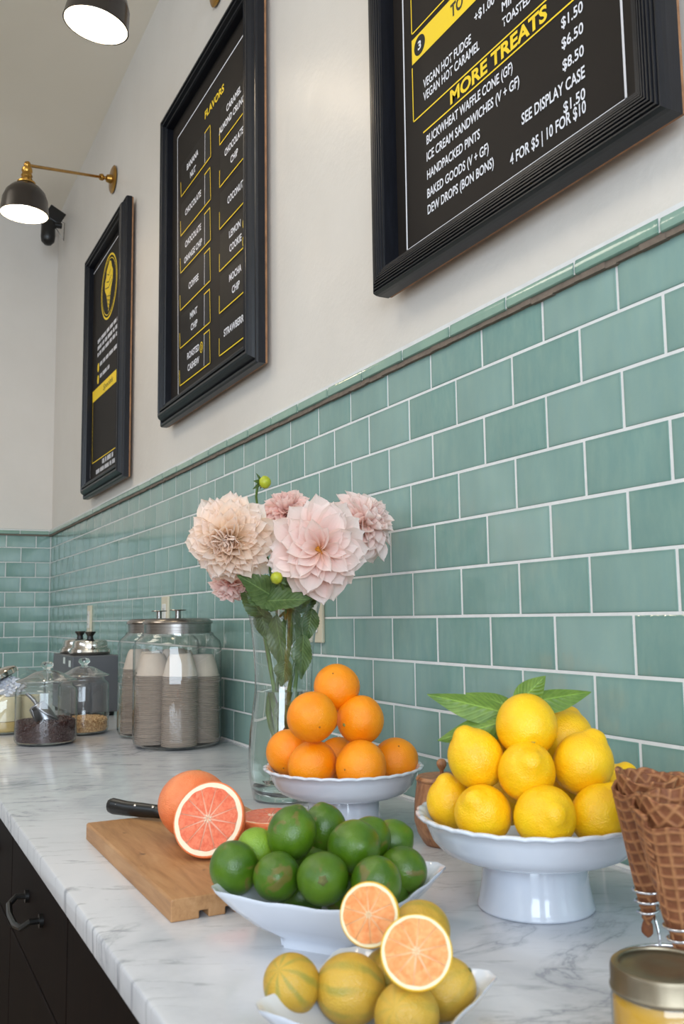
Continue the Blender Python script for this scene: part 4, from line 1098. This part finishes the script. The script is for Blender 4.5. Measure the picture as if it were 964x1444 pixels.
for px0, py0, px1, py1, dd, W_l, lab in ((388, 868, 402, 952, 1.66, .046, 'long green leaf pressed in the middle of the vase above the water'), (428, 895, 424, 958, 1.65, .042, 'rounded leaf inside the vase, just above the water at the right'),
        (366, 856, 378, 905, 1.68, .038, 'leaf behind the glass at the upper left of the vase'), (412, 858, 408, 912, 1.69, .060, 'broad leaf at the back of the vase neck'), (440, 858, 432, 905, 1.66, .036, 'leaf inside the vase near its upper right edge'),
        (400, 985, 405, 1030, 1.67, .034, 'drowned leaf hanging in the water of the vase'), (404, 930, 396, 968, 1.66, .040, 'small leaf folded on the stem at the waterline')):
    place_leaf(at(px0, py0, dd), at(px1, py1, dd), toC + R2 * random.uniform(-.5, .5), W_l, M_DAHLEAF, lab, group=G_, curve=.04, **dl)

def bud(center, axis, R_, label, stem_pts, seed=0):
    r = random.Random(seed); t = thing('dahlia_bud', label, 'flower bud', center, group='unopened dahlia buds'); q = align(axis)
    b = link_mesh('bud_body', lathed([(0, -R_ * .85), (R_ * .6, -R_ * .7), (R_, -R_ * .1), (R_ * .92, R_ * .4), (R_ * .5, R_ * .85), (0, R_)], 20, lambda tt, i, rr_, z: (rr_ * (1 + .04 * math.cos(8 * tt)), z)), M_BUD, t, smooth=True); set_q(b, q)
    for k in range(6):
        a = k * PI / 3 + r.uniform(-.2, .2); L = R_ * r.uniform(1.3, 1.8); tl = r.uniform(1.5, 2.3)
        me = leaf_mesh('sepal', L, R_ * .75, M_DAHLEAF, ny=6, nx=2, curve=.3)
        o = bpy.data.objects.new('sepal', me); COL.objects.link(o); o.parent = t
        o.matrix_basis = (q.to_matrix().to_4x4() @ Matrix.Translation((0, 0, -R_ * .75)) @ Matrix.Rotation(a, 4, 'Z') @ Matrix.Rotation(PI/2 - tl + .2, 4, 'X'))
    P = [Vector((0, 0, 0)) - Vector(axis).normalized() * R_ * .8] + [Vector(p) - Vector(center) for p in stem_pts]
    link_mesh('stem', tubed(P, .0022, 8), M_STEM, t, smooth=True)
bud(at(373, 680, 1.62), R2 * .8 + toC * .45, .0115, 'yellow green bud sticking up above the blooms', [at(363, 686, 1.625), at(361, 700, 1.64), at(366, 740, 1.68), at(380, 800, 1.69), at(392, 880, 1.67)], 1)
bud(at(390, 815, 1.545), toC - R2 * .4 + UZ * .2, .0105, 'yellow green bud in the middle just above the vase rim', [at(397, 822, 1.57), at(402, 845, 1.62), at(404, 890, 1.66)], 2)
bud(at(487, 734, 1.60), toC + UZ * .4, .0085, 'small green bud wedged between the two right hand blooms', [at(485, 742, 1.62), at(470, 780, 1.66), at(430, 850, 1.67)], 3)
# ------------------------------------------------------------------ fruit
def fruit_mesh(R_, kind, seed):
    """z axis through stem and blossom ends"""
    r = random.Random(seed); prof = []
    N = 32
    for i in range(N + 1):
        a = PI * i / N; c, s_ = math.cos(a), math.sin(a)
        rr_, z = s_ * R_, -c * R_
        if kind == 'orange': z *= .95; rr_ *= 1 + .01 * s_
        elif kind == 'lemon':
            z *= 1.10; u = abs(c)
            if c < 0 and u > .86: e_ = (u - .86) / .14; z += R_ * .17 * math.sin(PI / 2 * e_) ** 1.7; rr_ *= 1 - .05 * math.sin(PI * e_)
            if c > 0 and u > .95: z += R_ * .05 * (u - .95) / .05
        elif kind == 'lime':
            z *= 1.10; u = abs(c)
            if c < 0 and u > .93: z += R_ * .07 * ((u - .93) / .07)
        elif kind == 'striped': z *= 1.06
        prof.append((rr_ if 0 < i < N else 0, z))
    # small dimple at the stem end (bottom of the list = -z)
    p1, p2, p3 = r.uniform(0, 6), r.uniform(0, 6), r.uniform(0, 6)
    def mod(t, i, rr_, z):
        k = 1 + .012 * math.sin(2 * t + p1) + .008 * math.sin(3 * t + p2 + z * 60) + (.006 * math.sin(5 * t + p3))
        return rr_ * k, z
    bm = lathed(prof, 36, mod)
    return bm
def fruit(name, label, kind, mat, loc, R_, up, group, seed=0, stem=M_STEMBTN, stem_r=.0028, cat=None):
    t = thing(name, label, cat or name.replace('striped_', '').replace('whole_', ''), loc, group=group); set_q(t, align(up, seed * 1.3))
    link_mesh('peel', fruit_mesh(R_, kind, seed), mat, t, smooth=True)
    zt = {'orange': .95, 'lemon': 1.06, 'lime': 1.10, 'striped': 1.06}[kind] * R_
    link_mesh('stem_end', lathed([(0, -zt - .0006), (stem_r * .7, -zt - .0007), (stem_r, -zt + .0004), (stem_r * 1.2, -zt + .003)], 10, lambda tt, i, a, b: (a * (1 + .15 * math.cos(5 * tt)), b)), stem, t, smooth=True)
    return t

def cut_half(name, label, R_, loc, normal, rind, pith, fleshm, nseg, group=None, cat=None, rind_w=.10, depth=1.0, spin=0.0, seeds=0):
    """half fruit, cut face towards +z"""
    t = thing(name, label, cat, loc, group=group); set_q(t, align(normal, spin))
    prof = [(0, -R_ * depth)] + [(R_ * math.sin(a), -R_ * depth * math.cos(a)) for a in [PI/2 * k / 12 for k in range(1, 13)]] + [(R_ * .985, .0010)]
    link_mesh('rind', lathed(prof + [(R_ * .955, .0012)], 48), rind, t, smooth=True)
    link_mesh('pith', lathed([(R_ * .958, .0011), (R_ * .9, .0013), (R_ * .3, .0008), (0, .0012)], 48), pith, t, smooth=True)
    ri, rc_ = R_ * (1 - rind_w), R_ * .075
    link_mesh('membrane', lathed([(ri * .985, .00125), (ri * .985, .0016), (R_ * .1, .0014), (0, .0014)], 48), M_MEMB[0] if pith == M_PITH else M_MEMB[1], t, smooth=True)
    for k in range(nseg):
        a0 = 2 * PI * k / nseg; da = 2 * PI / nseg; bm = bmesh.new()
        pts = []
        rr_ = random.Random(k + 7)
        g = .045 * R_
        m = a0 + da / 2
        outer = [(ri - abs(f - .5) ** 3 * .35 * R_, a0 + da * f) for f in (.012, .15, .35, .5, .65, .85, .988)]
        P = [(rc_ * math.cos(m) * 1.2, rc_ * math.sin(m) * 1.2)] + [(q_[0] * math.cos(q_[1]), q_[0] * math.sin(q_[1])) for q_ in outer]
        lo = [bm.verts.new((x, y, .0006)) for x, y in P]
        cx, cy = sum(p[0] for p in P) / len(P), sum(p[1] for p in P) / len(P)
        hi = [bm.verts.new((cx + (x - cx) * .98, cy + (y - cy) * .98, .0019)) for x, y in P]
        n = len(P)
        for i in range(n): bm.faces.new((lo[i], lo[(i+1) % n], hi[(i+1) % n], hi[i]))
        bm.faces.new(hi); bmesh.ops.recalc_face_normals(bm, faces=bm.faces)
        link_mesh('segment', bm, fleshm, t, smooth='auto')
    bm = bmesh.new(); rr_ = random.Random(3)
    for k in range(7):
        a = k * .9; tube(bm, [(rc_ * .5 * math.cos(a), rc_ * .5 * math.sin(a), .0012), (rc_ * 1.5 * math.cos(a + .4), rc_ * 1.5 * math.sin(a + .4), .0026)], .0009 * R_ / .05, 5)
    link_mesh('core', bm, pith, t, smooth=True)
    return t

def ceramic_stand(name, label, loc, s):
    t = thing(name, label, 'cake stand', loc)
    sc = lambda P: [(r * s, z * s) for r, z in P]
    def scallop(tt, i, r, z):
        k = max(0, (r / s - .108) / .022)
        w_ = abs(math.sin(tt * 15)) ** .7
        return r * (1 + .010 * k * w_), z + .0016 * s * k * w_
    bowl = [(0, .0555), (.074, .0555), (.090, .0575), (.104, .0635), (.1135, .074), (.1195, .088), (.1235, .0955), (.1275, .0972), (.1305, .0985), (.1305, .1010), (.127, .1022), (.1215, .1005), (.1160, .091), (.1095, .077), (.101, .068), (.088, .0625), (0, .0610)]
    link_mesh('dish', lathed(sc(bowl), 120, scallop), M_CERAM, t, smooth=True)
    foot = [(0, .0560), (.0565, .0560), (.0575, .052), (.0590, .030), (.0625, .010), (.0650, .003), (.0645, .0005), (.060, 0), (.056, .003), (.052, .03), (0, .045)]
    link_mesh('foot', lathed(sc(foot), 72), M_CERAM, t, smooth=True)
    return t
LS = Vector((-0.1940, -0.0280, ZC)); OS = Vector((-0.2090, 0.4120, ZC))
ceramic_stand('cake_stand', 'larger white ceramic footed stand piled with lemons', LS, 1.0)
ceramic_stand('cake_stand', 'white ceramic footed stand with scalloped rim piled with oranges', OS, .94)

def dirv(r_, u_, c_): return (R2 * r_ + UZ * u_ + toC * c_)
# up vector points to the blossom end / nipple; the stem end is opposite
LEM = [((742, 1023, 86, 1.036), dirv(0, .35, -.95), 'lemon on the very top of the pile, round with a dot low in front'),
       ((742, 1088, 81, 1.0), dirv(.02, .55, .85), 'pale lemon facing the camera in the middle, right under the top one'),
       ((671, 1070, 79, 1.032), dirv(-.42, .85, .1), 'lemon with its nipple pointing up left, upper left of the pile'),
       ((822, 1077, 82, 1.012), dirv(.42, .85, .05), 'lemon with its nipple pointing up right, upper right of the pile'),
       ((797, 1042, 76, 1.085), dirv(.3, .8, -.4), 'lemon behind the top one, only its upper right showing'),
       ((635, 1132, 66, 1.06), dirv(-.2, .95, .1), 'lemon at the far left of the bottom row'),
       ((681, 1148, 79, .995), dirv(-.35, .65, .6), 'scarred lemon second from the left in the bottom row'),
       ((768, 1152, 87, .962), dirv(.12, .35, .85), 'broad lemon at the front centre of the dish, nipple to the camera'),
       ((845, 1149, 80, .972), dirv(.55, .8, .1), 'lemon at the right of the bottom row, behind the waffle cone'),
       ((716, 1130, 66, 1.075), dirv(.1, .3, .8), 'lemon deep in the pile between the front ones'),
       ((868, 1116, 70, 1.045), dirv(.5, .8, 0), 'lemon at the right back of the dish, mostly hidden'),
       ((704, 1048, 70, 1.11), dirv(-.1, .9, 0), 'lemon at the back under the leaves, a sliver of yellow showing'),
       ((800, 1125, 66, 1.07), dirv(-.1, .5, .6), 'lemon hidden in the shade under the upper right lemon')]
for i, ((px_, py_, wd_, d_), up, lab) in enumerate(LEM):
    p = at(px_, py_, d_); r_ = wd_ * d_ / 2 / F_PX
    fruit('lemon', lab, 'lemon', M_LEMON, p, r_, up, 'lemons on the footed stand', seed=i + 1, stem=M_STEMGREEN)
ORG = [((-0.2120,0.4260,1.1345), .0365, dirv(.1, -.5, -.5), 'orange on the very top of the pyramid'),
       ((-0.2760,0.3809,1.0962), .0375, dirv(-.3, .2, -.8), 'orange at the left of the middle layer'),
       ((-0.1900,0.3900,1.0860), .0372, dirv(.62, .05, -.6), 'orange at the right of the middle layer, pale stem scar showing'),
       ((-0.2752,0.4700,1.0340), .0360, dirv(.2, .5, -.8), 'orange at the far left of the bottom layer'),
       ((-0.2640,0.4080,1.0215), .0372, dirv(-.5, .5, -.6), 'reddish orange second from the left in the bottom layer'),
       ((-0.2140,0.3450,1.0230), .0385, dirv(.6, -.1, -.7), 'broad orange at the front middle of the bottom layer'),
       ((-0.1280,0.3900,1.0210), .0345, dirv(-.1, -.7, -.6), 'orange at the right end of the bottom layer'),
       ((-0.1880,0.4700,1.0180), .0340, dirv(0, .5, .5), 'orange hidden in the middle of the bottom layer'),
       ((-0.2050,0.5050,1.0850), .0345, dirv(0, .5, .5), 'orange at the back of the middle layer, seen through the gap')]
for i, (p, r_, up, lab) in enumerate(ORG):
    fruit('orange', lab, 'orange', M_ORANGE, p, r_, up, 'oranges on the footed stand', seed=i + 30, stem=M_STEMGREEN if i == 2 else M_STEMOR, stem_r=.0030 if i == 2 else .0015)

# lemon leaves standing up behind the top lemon
LB = Vector((-0.205, -0.020, 1.140))
for i, (bp, bd, tp, td, up, W_l, lab, cv) in enumerate((
        ((724, 1008), 1.06, (602, 976), 1.08, toC * .8 + UZ * .6, .036, 'long lemon leaf reaching out flat to the left', .05),
        ((728, 998), 1.08, (656, 975), 1.10, toC * .8 + UZ * .6, .030, 'short broad lemon leaf at the upper left of the cluster', .06),
        ((722, 1014), 1.05, (615, 1043), 1.07, toC * .9 + UZ * .5, .036, 'lemon leaf drooping to the left over the left lemon', .05),
        ((715, 1012), 1.05, (662, 1020), 1.08, toC * .4 + UZ * .9, .016, 'thin curled leaf between the two left hand leaves', .05),
        ((724, 998), 1.05, (768, 953), 1.04, toC * .7 - R2 * .5, .032, 'lemon leaf pointing straight up with a pale tip', .05),
        ((738, 992), 1.06, (835, 972), 1.07, toC * .75 + UZ * .6, .032, 'long lemon leaf reaching out to the right', .07),
        ((752, 990), 1.08, (802, 986), 1.12, toC * .3 + UZ * .8, .028, 'dark lemon leaf under the long right hand one', .02),
        ((768, 996), 1.09, (797, 1018), 1.13, toC * .6 + UZ * .5, .026, 'small lemon leaf dropping behind the top lemon on the right', .04))):
    b_ = at(bp[0], bp[1], bd); t_ = at(tp[0], tp[1], td)
    place_leaf(b_, t_, up, W_l * 1.02, M_LEMONLEAF, lab, group='lemon leaves on top of the lemons', fold=-.5, curve=cv, nx=6, ny=16)

# wooden pot with a finial lid
t = thing('wooden_pot', 'small carved brown wooden pot with a round finial lid, between the two stands', 'wooden pot', (-0.1290, 0.2580, ZC))
link_mesh('pot_body', lathed([(0, 0), (.024, 0), (.028, .004), (.036, .018), (.0405, .034), (.0400, .060), (.0370, .084), (.0365, .0885), (0, .0885)], 40, lambda tt, i, r, z: (r * (1 + .02 * math.sin(tt * 3 + z * 30)), z)), M_POT, t, smooth='auto')
ld = link_mesh('pot_lid', lathed([(0, .0890), (.0368, .0890), (.0375, .0915), (.035, .0955), (.0, .0965)], 36), M_POT, t, smooth='auto')
link_mesh('finial', lathed([(.0028, .096), (.0028, .103), (.0045, .1055), (.0072, .110), (.0072, .1145), (.0045, .1185), (0, .1195)], 18), M_POT, ld, smooth=True)

# ------------------------------------------------------------------ board, knife, grapefruit
t = thing('cutting_board', 'thick pale brown wooden board with two grooves in its near end, by the counter edge', 'cutting board', (-0.445, 0.335, ZC))
bm = bmesh.new()
x0, x1, y0, y1, H_ = -.125, .125, -.2195, .2150, .0240
out = [(x0, 0)]
for gx in (-.093, -.063, -.035):
    out += [(gx, 0), (gx, .008), (gx + .0105, .008), (gx + .0105, 0)]
out += [(x1, 0), (x1, H_), (x0 + .002, H_), (x0, H_ - .002)]
A = [bm.verts.new((x, y0, z)) for x, z in out]; B = [bm.verts.new((x, y1, z)) for x, z in out]
for k in range(len(out)): bm.faces.new((A[k], A[(k+1) % len(out)], B[(k+1) % len(out)], B[k]))
bm.faces.new(A); bm.faces.new(list(reversed(B))); bmesh.ops.recalc_face_normals(bm, faces=bm.faces)
link_mesh('board', bm, M_BOARD, t, bevel=.0015)
ZB = ZC + .0245
# knife
kd = (Vector((-.468, .504, 0)) - Vector((-.523, .579, 0))).normalized(); ks = Vector((-.5255, .582, ZB + .0125))
t = thing('knife', 'paring knife with black riveted handle lying behind the grapefruit', 'knife', ks); t.rotation_euler = (0, 0, math.atan2(kd.y, kd.x))
bm = bmesh.new()
sec = [(-.004, .0075, .0100), (.004, .0085, .0125), (.03, .0085, .0112), (.06, .0085, .0108), (.085, .0080, .0100), (.103, .0075, .0098)]
prev = None
for x, hy, hz in sec:
    ring_ = [bm.verts.new((x, hy * math.cos(a), hz * math.sin(a) + (.0015 if x < .01 else 0))) for a in [2*PI*k/12 for k in range(12)]]
    if prev:
        for k in range(12): bm.faces.new((prev[k], prev[(k+1) % 12], ring_[(k+1) % 12], ring_[k]))
    else: bm.faces.new(list(reversed(ring_)))
    prev = ring_
bm.faces.new(prev); bmesh.ops.recalc_face_normals(bm, faces=bm.faces)
hd = link_mesh('handle', bm, M_BLACKPL, t, smooth=True)
for x in (.014, .050, .084):
    o = link_mesh('rivet', lathed([(0, 0), (.0028, 0), (.0026, .0012), (0, .0016)], 12), M_CHROME, hd, smooth=True, loc=(x, -.0050, .0072)); o.rotation_euler = (math.radians(40), 0, 0)
bm = bmesh.new(); pts = [(.103, -.008), (.20, -.0085), (.214, -.002), (.19, .006), (.103, .0095)]
A = [bm.verts.new((x, -.0007, z)) for x, z in pts]; B = [bm.verts.new((x, .0007, z)) for x, z in pts]
for k in range(5): bm.faces.new((A[k], A[(k+1) % 5], B[(k+1) % 5], B[k]))
bm.faces.new(A); bm.faces.new(list(reversed(B))); bmesh.ops.recalc_face_normals(bm, faces=bm.faces)
link_mesh('blade', bm, M_CHROME, t)

GC = Vector((-0.4640, 0.3640, ZB + .0465))
fruit('grapefruit', 'whole pinkish orange grapefruit behind the cut half on the board', 'orange', M_GRAPE, GC, .0480, dirv(-.1, -.85, .2), None, seed=71, stem=M_STEMGREEN, stem_r=.004)
GH = Vector((-0.4775, 0.2640, ZB + .0470))
cut_half('half_grapefruit', 'grapefruit half propped up with its pink cut face to the camera', .0475, GH, dirv(-.22, .50, .84), M_GRAPE, M_PITH, M_PINKFLESH, 12, 'cut grapefruit halves', 'grapefruit', rind_w=.16, spin=.2)
GF = Vector((-0.3800, 0.2900, ZB + .0350))
cut_half('half_grapefruit', 'grapefruit half lying cut face up behind the limes', .0440, GF, dirv(0, 1, .04), M_GRAPE, M_PITH, M_PINKFLESH, 12, 'cut grapefruit halves', 'grapefruit', rind_w=.10, depth=.78, spin=.5)

# ------------------------------------------------------------------ square bowls
def square_bowl(label, center, L_, N_, h, foot, name='bowl'):
    """L_, N_: vectors from the centre to two neighbouring rim corners"""
    t = thing(name, label, 'bowl', center)
    L_, N_ = Vector(L_), Vector(N_)
    cor = [L_, N_, -L_, -N_]
    def outline(s, lift, n=14, sc=0.0, rnd=.12):
        P = []
        for k in range(4):
            a, b = cor[k] * s, cor[(k+1) % 4] * s
            for i in range(n):
                f = i / n; f2 = f
                p = a.lerp(b, f2)
                bulge = math.sin(PI * f)
                p = p * (1 - .06 * bulge * (1 if lift else .2))
                # round the corners
                e = min(f, 1 - f)
                if e < rnd: p = p * (1 - .10 * (1 - e / rnd) ** 2 * (1 if s > .7 else 1.6))
                z = lift * (1 - .10 * bulge) + sc * abs(math.sin(PI * f * 3))
                P.append((p.x, p.y, z))
        return P
    prof = [(foot * .86, .0, 0), (foot, .0, 0), (foot * 1.02, .004 / h, 0), (foot * 1.04, .009 / h, 0), (.66, .38, 0), (.86, .72, 0), (.97, .93, .0012), (1.0, .985, .002), (1.0, 1.02, .002), (.965, 1.0, .0015), (.83, .74, 0), (.62, .42, 0), (foot * .95, .19, 0), (foot * .4, .17, 0)]
    bm = bmesh.new(); prev = None; first = None
    for s, lz, sc in prof:
        ring_ = [bm.verts.new((x, y, (z if sc or lz > .5 else lz * h))) for x, y, z in outline(s, lz * h, sc=sc)]
        if prev:
            n = len(ring_)
            for k in range(n): bm.faces.new((prev[k], prev[(k+1) % n], ring_[(k+1) % n], ring_[k]))
        else: first = ring_
        prev = ring_
    bm.faces.new(prev); bm.faces.new(list(reversed(first))); bmesh.ops.recalc_face_normals(bm, faces=bm.faces)
    o = link_mesh('bowl_wall', bm, M_CERAM, t, smooth='auto'); o.data.set_sharp_from_angle(angle=math.radians(60))
    return t
square_bowl('square flared white ceramic bowl heaped with green limes', (-.441, -.015, ZC), (-.1335, .020, 0), (-.014, -.134, 0), .061, .43)
square_bowl('smaller flared white bowl with striped lemons, at the bottom edge of the picture', (-.522, -.257, ZC), (-.101, .018, 0), (-.022, -.099, 0), .047, .46)

LIM = [((330, 1224, 70, .935), dirv(-.1, .8, .4), 'dark green lime at the left corner of the bowl'),
       ((390, 1236, 67, .912), dirv(.1, .3, .9), 'lime with a brown patch, second from the left in the front row'),
       ((455, 1239, 73, .892), dirv(-.02, -.30, -.95), 'lime facing the camera with its brown stem scar, front row centre'),
       ((411, 1175, 69, .958), dirv(.2, .6, -.2), 'dark glossy lime at the top left of the heap'),
       ((457, 1168, 62, 1.005), dirv(-.15, .95, 0), 'lime at the top behind, with a small pointed tip up'),
       ((499, 1194, 74, .935), dirv(.3, .3, .85), 'large blotched lime at the top centre of the heap'),
       ((551, 1187, 60, 1.015), dirv(.7, .4, .2), 'lime at the right back of the heap'),
       ((567, 1228, 66, .955), dirv(.6, .2, .5), 'dark lime at the right of the bowl, near the corner'),
       ((530, 1246, 71, .884), dirv(.15, .85, .4), 'lime with a pointed top, front right, behind the cut citrus'),
       ((363, 1197, 56, .968), dirv(-.4, .6, .3), 'pale yellow green lime peeping out at the back left'),
       ((520, 1184, 60, .978), dirv(.4, .6, .2), 'lime behind the large blotched one, top right'),
       ((425, 1266, 62, .945), dirv(.4, .6, .2), 'lime under the front row in the middle of the bowl'),
       ((488, 1262, 62, .945), dirv(.2, .6, .4), 'lime buried under the large blotched one'),
       ((545, 1262, 60, .945), dirv(.4, .3, .2), 'lime low in the right of the bowl under the pointed one'),
       ((440, 1215, 60, 1.00), dirv(.4, .3, .2), 'lime in the dark middle of the heap'),
       ((505, 1225, 60, 1.01), dirv(.1, .3, .7), 'lime low at the back of the bowl')]
for i, ((px_, py_, wd_, d_), up, lab) in enumerate(LIM):
    p = at(px_, py_, d_); r_ = wd_ * d_ / 2 / F_PX
    fruit('lime', lab, 'lime', M_LIMEPALE if i == 9 else M_LIME, p, r_, up, 'limes in the square bowl', seed=i + 50, stem_r=.0046 if i == 2 else .0022)
STR = [(at(411, 1388, .702), .0218, dirv(-.3, .6, .5), 'small green striped lemon at the left of the front bowl'),
       ((-0.5310,-0.2270,0.9600), .0255, dirv(-.95, .1, -.1), 'large yellow lemon with a stem scar to the right, front bowl'),
       ((-0.5120,-0.2790,0.9550), .0235, dirv(-.3, .5, .6), 'striped lemon at the bottom picture edge, below the cut halves'),
       ((-0.4630,-0.2560,0.9570), .0225, dirv(-.6, -.5, -.1), 'yellow green lemon at the right of the front bowl, scar up right'),
       ((-0.4540,-0.2070,0.9860), .0226, dirv(.8, -.3, .1), 'striped lemon standing behind the two cut halves'),
       ((-0.4900,-0.2150,0.9560), .0225, dirv(0, 1, 0), 'striped lemon hidden under the cut halves')]
for i, (p, r_, up, lab) in enumerate(STR):
    fruit('striped_lemon', lab, 'striped', M_STRIPE, p, r_, up, 'striped lemons in the front bowl', seed=i + 90, stem=M_STEMBTN, stem_r=.0022)
cut_half('half_lemon', 'upper cut lemon half with peach flesh, leaning back against the limes', .0248, (-0.5060,-0.2130,1.0070), dirv(-.30, .38, .88), M_ORANGERIND, M_PITHY, M_PEACHFLESH, 10, 'cut peach fleshed lemon halves', 'lemon', rind_w=.13, depth=.85, spin=.3)
cut_half('half_lemon', 'lower cut lemon half with peach flesh, on top of the striped lemons', .0262, (-0.5090,-0.2890,1.0020), dirv(-.08, .58, .80), M_ORANGERIND, M_PITHY, M_PEACHFLESH, 10, 'cut peach fleshed lemon halves', 'lemon', rind_w=.12, depth=.9, spin=.9)

# ------------------------------------------------------------------ waffle cones in a wire holder
def waffle_cone(label, tip, top, R_, seed, squash=1.0, rim_wave=.0028):
    tip, top = Vector(tip), Vector(top); ax = top - tip; L = ax.length
    t = thing('waffle_cone', label, 'waffle cone', tip, group='waffle cones in the wire holder'); set_q(t, align(ax, seed))
    r = random.Random(seed); nth, nz = 150, 110; bm = bmesh.new()
    def ridge(th, s):
        # unrolled sheet coordinates: two families of crossing ribs, drawn on the flat waffle before rolling
        rho = s * 1.0; phi = th * .235
        X = rho * math.cos(phi) * L; Y = rho * math.sin(phi) * L
        a = (X * .97 + Y * .26) / .0105; b = (X * .26 - Y * .97) / .0105
        f = lambda v: max(0.0, 1 - (abs((v % 1.0) - .5) / .17) ** 2)
        return max(f(a), f(b))
    outer, inner = [], []; ribs = []
    wrap = 2 * PI * 1.12
    for j in range(nz + 1):
        s = .015 + .985 * j / nz; ro, ri = [], []
        for i in range(nth + 1):
            th = wrap * i / nth
            lift = .0016 * (th / wrap)                       # the overlap spirals outwards
            hz = s * L + (rim_wave * (math.sin(th * 2.2 + seed) + .5 * math.sin(th * 7 + seed * 2)) + .010 * (th / wrap - .5)) * (j / nz) ** 3
            rad = max(R_ * s, .0012) + lift * min(1, s * 3)
            rg = ridge(th, s); rd = .0013 * rg; ribs += [rg, rg]
            ro.append(bm.verts.new(((rad + rd) * math.cos(th), (rad + rd) * math.sin(th) * squash, hz)))
            ri.append(bm.verts.new(((rad - .0022 - rd * .8) * math.cos(th) if rad > .004 else 0.0003 * math.cos(th), ((rad - .0022 - rd * .8) * math.sin(th) if rad > .004 else .0003 * math.sin(th)) * squash, hz)))
        outer.append(ro); inner.append(ri)
    for j in range(nz):
        for i in range(nth):
            bm.faces.new((outer[j][i], outer[j][i+1], outer[j+1][i+1], outer[j+1][i]))
            bm.faces.new((inner[j][i+1], inner[j][i], inner[j+1][i], inner[j+1][i+1]))
        bm.faces.new((outer[j][0], outer[j+1][0], inner[j+1][0], inner[j][0])); bm.faces.new((outer[j][nth], inner[j][nth], inner[j+1][nth], outer[j+1][nth]))
    for i in range(nth): bm.faces.new((outer[nz][i], outer[nz][i+1], inner[nz][i+1], inner[nz][i]))
    so = link_mesh('waffle_shell', bm, M_WAFFLE, t, smooth=True)
    at_ = so.data.attributes.new('rib', 'FLOAT', 'POINT'); at_.data.foreach_set('value', ribs)
    bmt = bmesh.new(); bmesh.ops.create_icosphere(bmt, subdivisions=2, radius=.0058)
    for v in bmt.verts: v.co = Vector((v.co.x, v.co.y, v.co.z * 1.4)) * (1 + r.uniform(-.1, .1))
    link_mesh('folded_tip', bmt, M_WAFFLE, t, smooth=True, loc=(0, 0, .006))
    return t
cA0, cA1 = at(912, 1318, .865), at(917, 1108, .865)
waffle_cone('brown waffle cone at the left of the wire holder, its rim beside the lemons', cA0, cA1, .0345, 1)
waffle_cone('second waffle cone nested inside the left one, rim just above it', cA0 + (cA1 - cA0) * .10, cA1 + (cA1 - cA0).normalized() * .008 + toC * -.002, .0300, 4)
cB0, cB1 = at(962, 1372, .765), at(952, 1142, .765)
waffle_cone('front waffle cone, grid pattern facing the camera, cut by the picture edge', cB0, cB1, .0335, 2.4)
waffle_cone('waffle cone nested in the front one with its rim at the right edge', cB0 + (cB1 - cB0) * .12, cB1 + (cB1 - cB0).normalized() * .012, .0300, 5.2)
cC0, cC1 = at(985, 1330, .90), at(958, 1102, .90)
waffle_cone('rear waffle cone leaning at the right picture edge behind the others', cC0, cC1, .0330, 3.3)
t = thing('cone_holder', 'shiny wire cone holder with coiled rings around the waffle cone tips', 'cone holder', (cA0 + cB0 + cC0) / 3); t.location.z = ZC
base = Vector(t.location)
for nm, (p0, p1), zs in (('a', (cA0, cA1), (.12, .24, .35)), ('b', (cB0, cB1), (.10, .22, .34)), ('c', (cC0, cC1), (.14, .26, .38))):
    ax = (p1 - p0).normalized(); L = (p1 - p0).length; q = align(ax); Mq = q.to_matrix()
    pts = []
    n = 76
    for k in range(n + 1):
        f = zs[0] + (zs[-1] - zs[0]) * k / n; a = 2 * PI * 3.1 * k / n; rr_ = .0335 * f + .0040
        pts.append(p0 + ax * (L * f) + Mq @ Vector((rr_ * math.cos(a), rr_ * math.sin(a), 0)) - base)
    link_mesh('coil', tubed(pts, .00135, 6), M_WIRE, t, smooth=True)
    e = pts[0]
    link_mesh('leg', tubed(bez(e, Vector((e.x * .6, e.y * .6, .02)), Vector((e.x * .9, e.y * .9, .0022)), 8), .0016, 6), M_WIRE, t, smooth=True)
link_mesh('base_ring', tubed([(.055 * math.cos(2*PI*k/40), .055 * math.sin(2*PI*k/40), .0022) for k in range(41)], .0018, 6), M_WIRE, t, smooth=True)

# ------------------------------------------------------------------ preserving jar of curd
mj = at(935, 1358, .625); MJ = Vector((mj.x, mj.y, ZC))
hz = mj.z - ZC
t = thing('preserving_jar', 'small glass jar of yellow curd with a dull screw band lid, bottom right corner', 'jar', MJ)
link_mesh('jar_glass', lathed([(0, .001), (.028, .001), (.0335, .004), (.0355, .010), (.0355, hz - .024), (.0345, hz - .018), (.0325, hz - .015)], 48), M_GLASS, t, smooth='auto')
link_mesh('curd', lathed([(0, .0035), (.027, .0035), (.0325, .007), (.0342, .012), (.0342, hz - .024), (.032, hz - .019), (0, hz - .019)], 44), M_CURD, t, smooth='auto')
bd = link_mesh('screw_band', lathed([(.0330, hz - .0165), (.0358, hz - .0170), (.0362, hz - .0150), (.0352, hz - .0135), (.0352, hz - .0035), (.0345, hz - .0008), (.0330, hz), (.0300, hz), (.0296, hz - .0012), (.0330, hz - .003)], 96, lambda tt, i, r, z: (r * (1 + (.006 * (math.sin(tt * 48) > 0) if i in (3, 4) else 0)), z)), M_LIDMETAL, t, smooth='auto')
link_mesh('lid_disc', lathed([(.0305, hz - .0016), (.029, hz - .0030), (.027, hz - .0022), (.012, hz - .0024), (.010, hz - .0030), (0, hz - .0030)], 48), M_LIDMETAL, t, smooth=True)
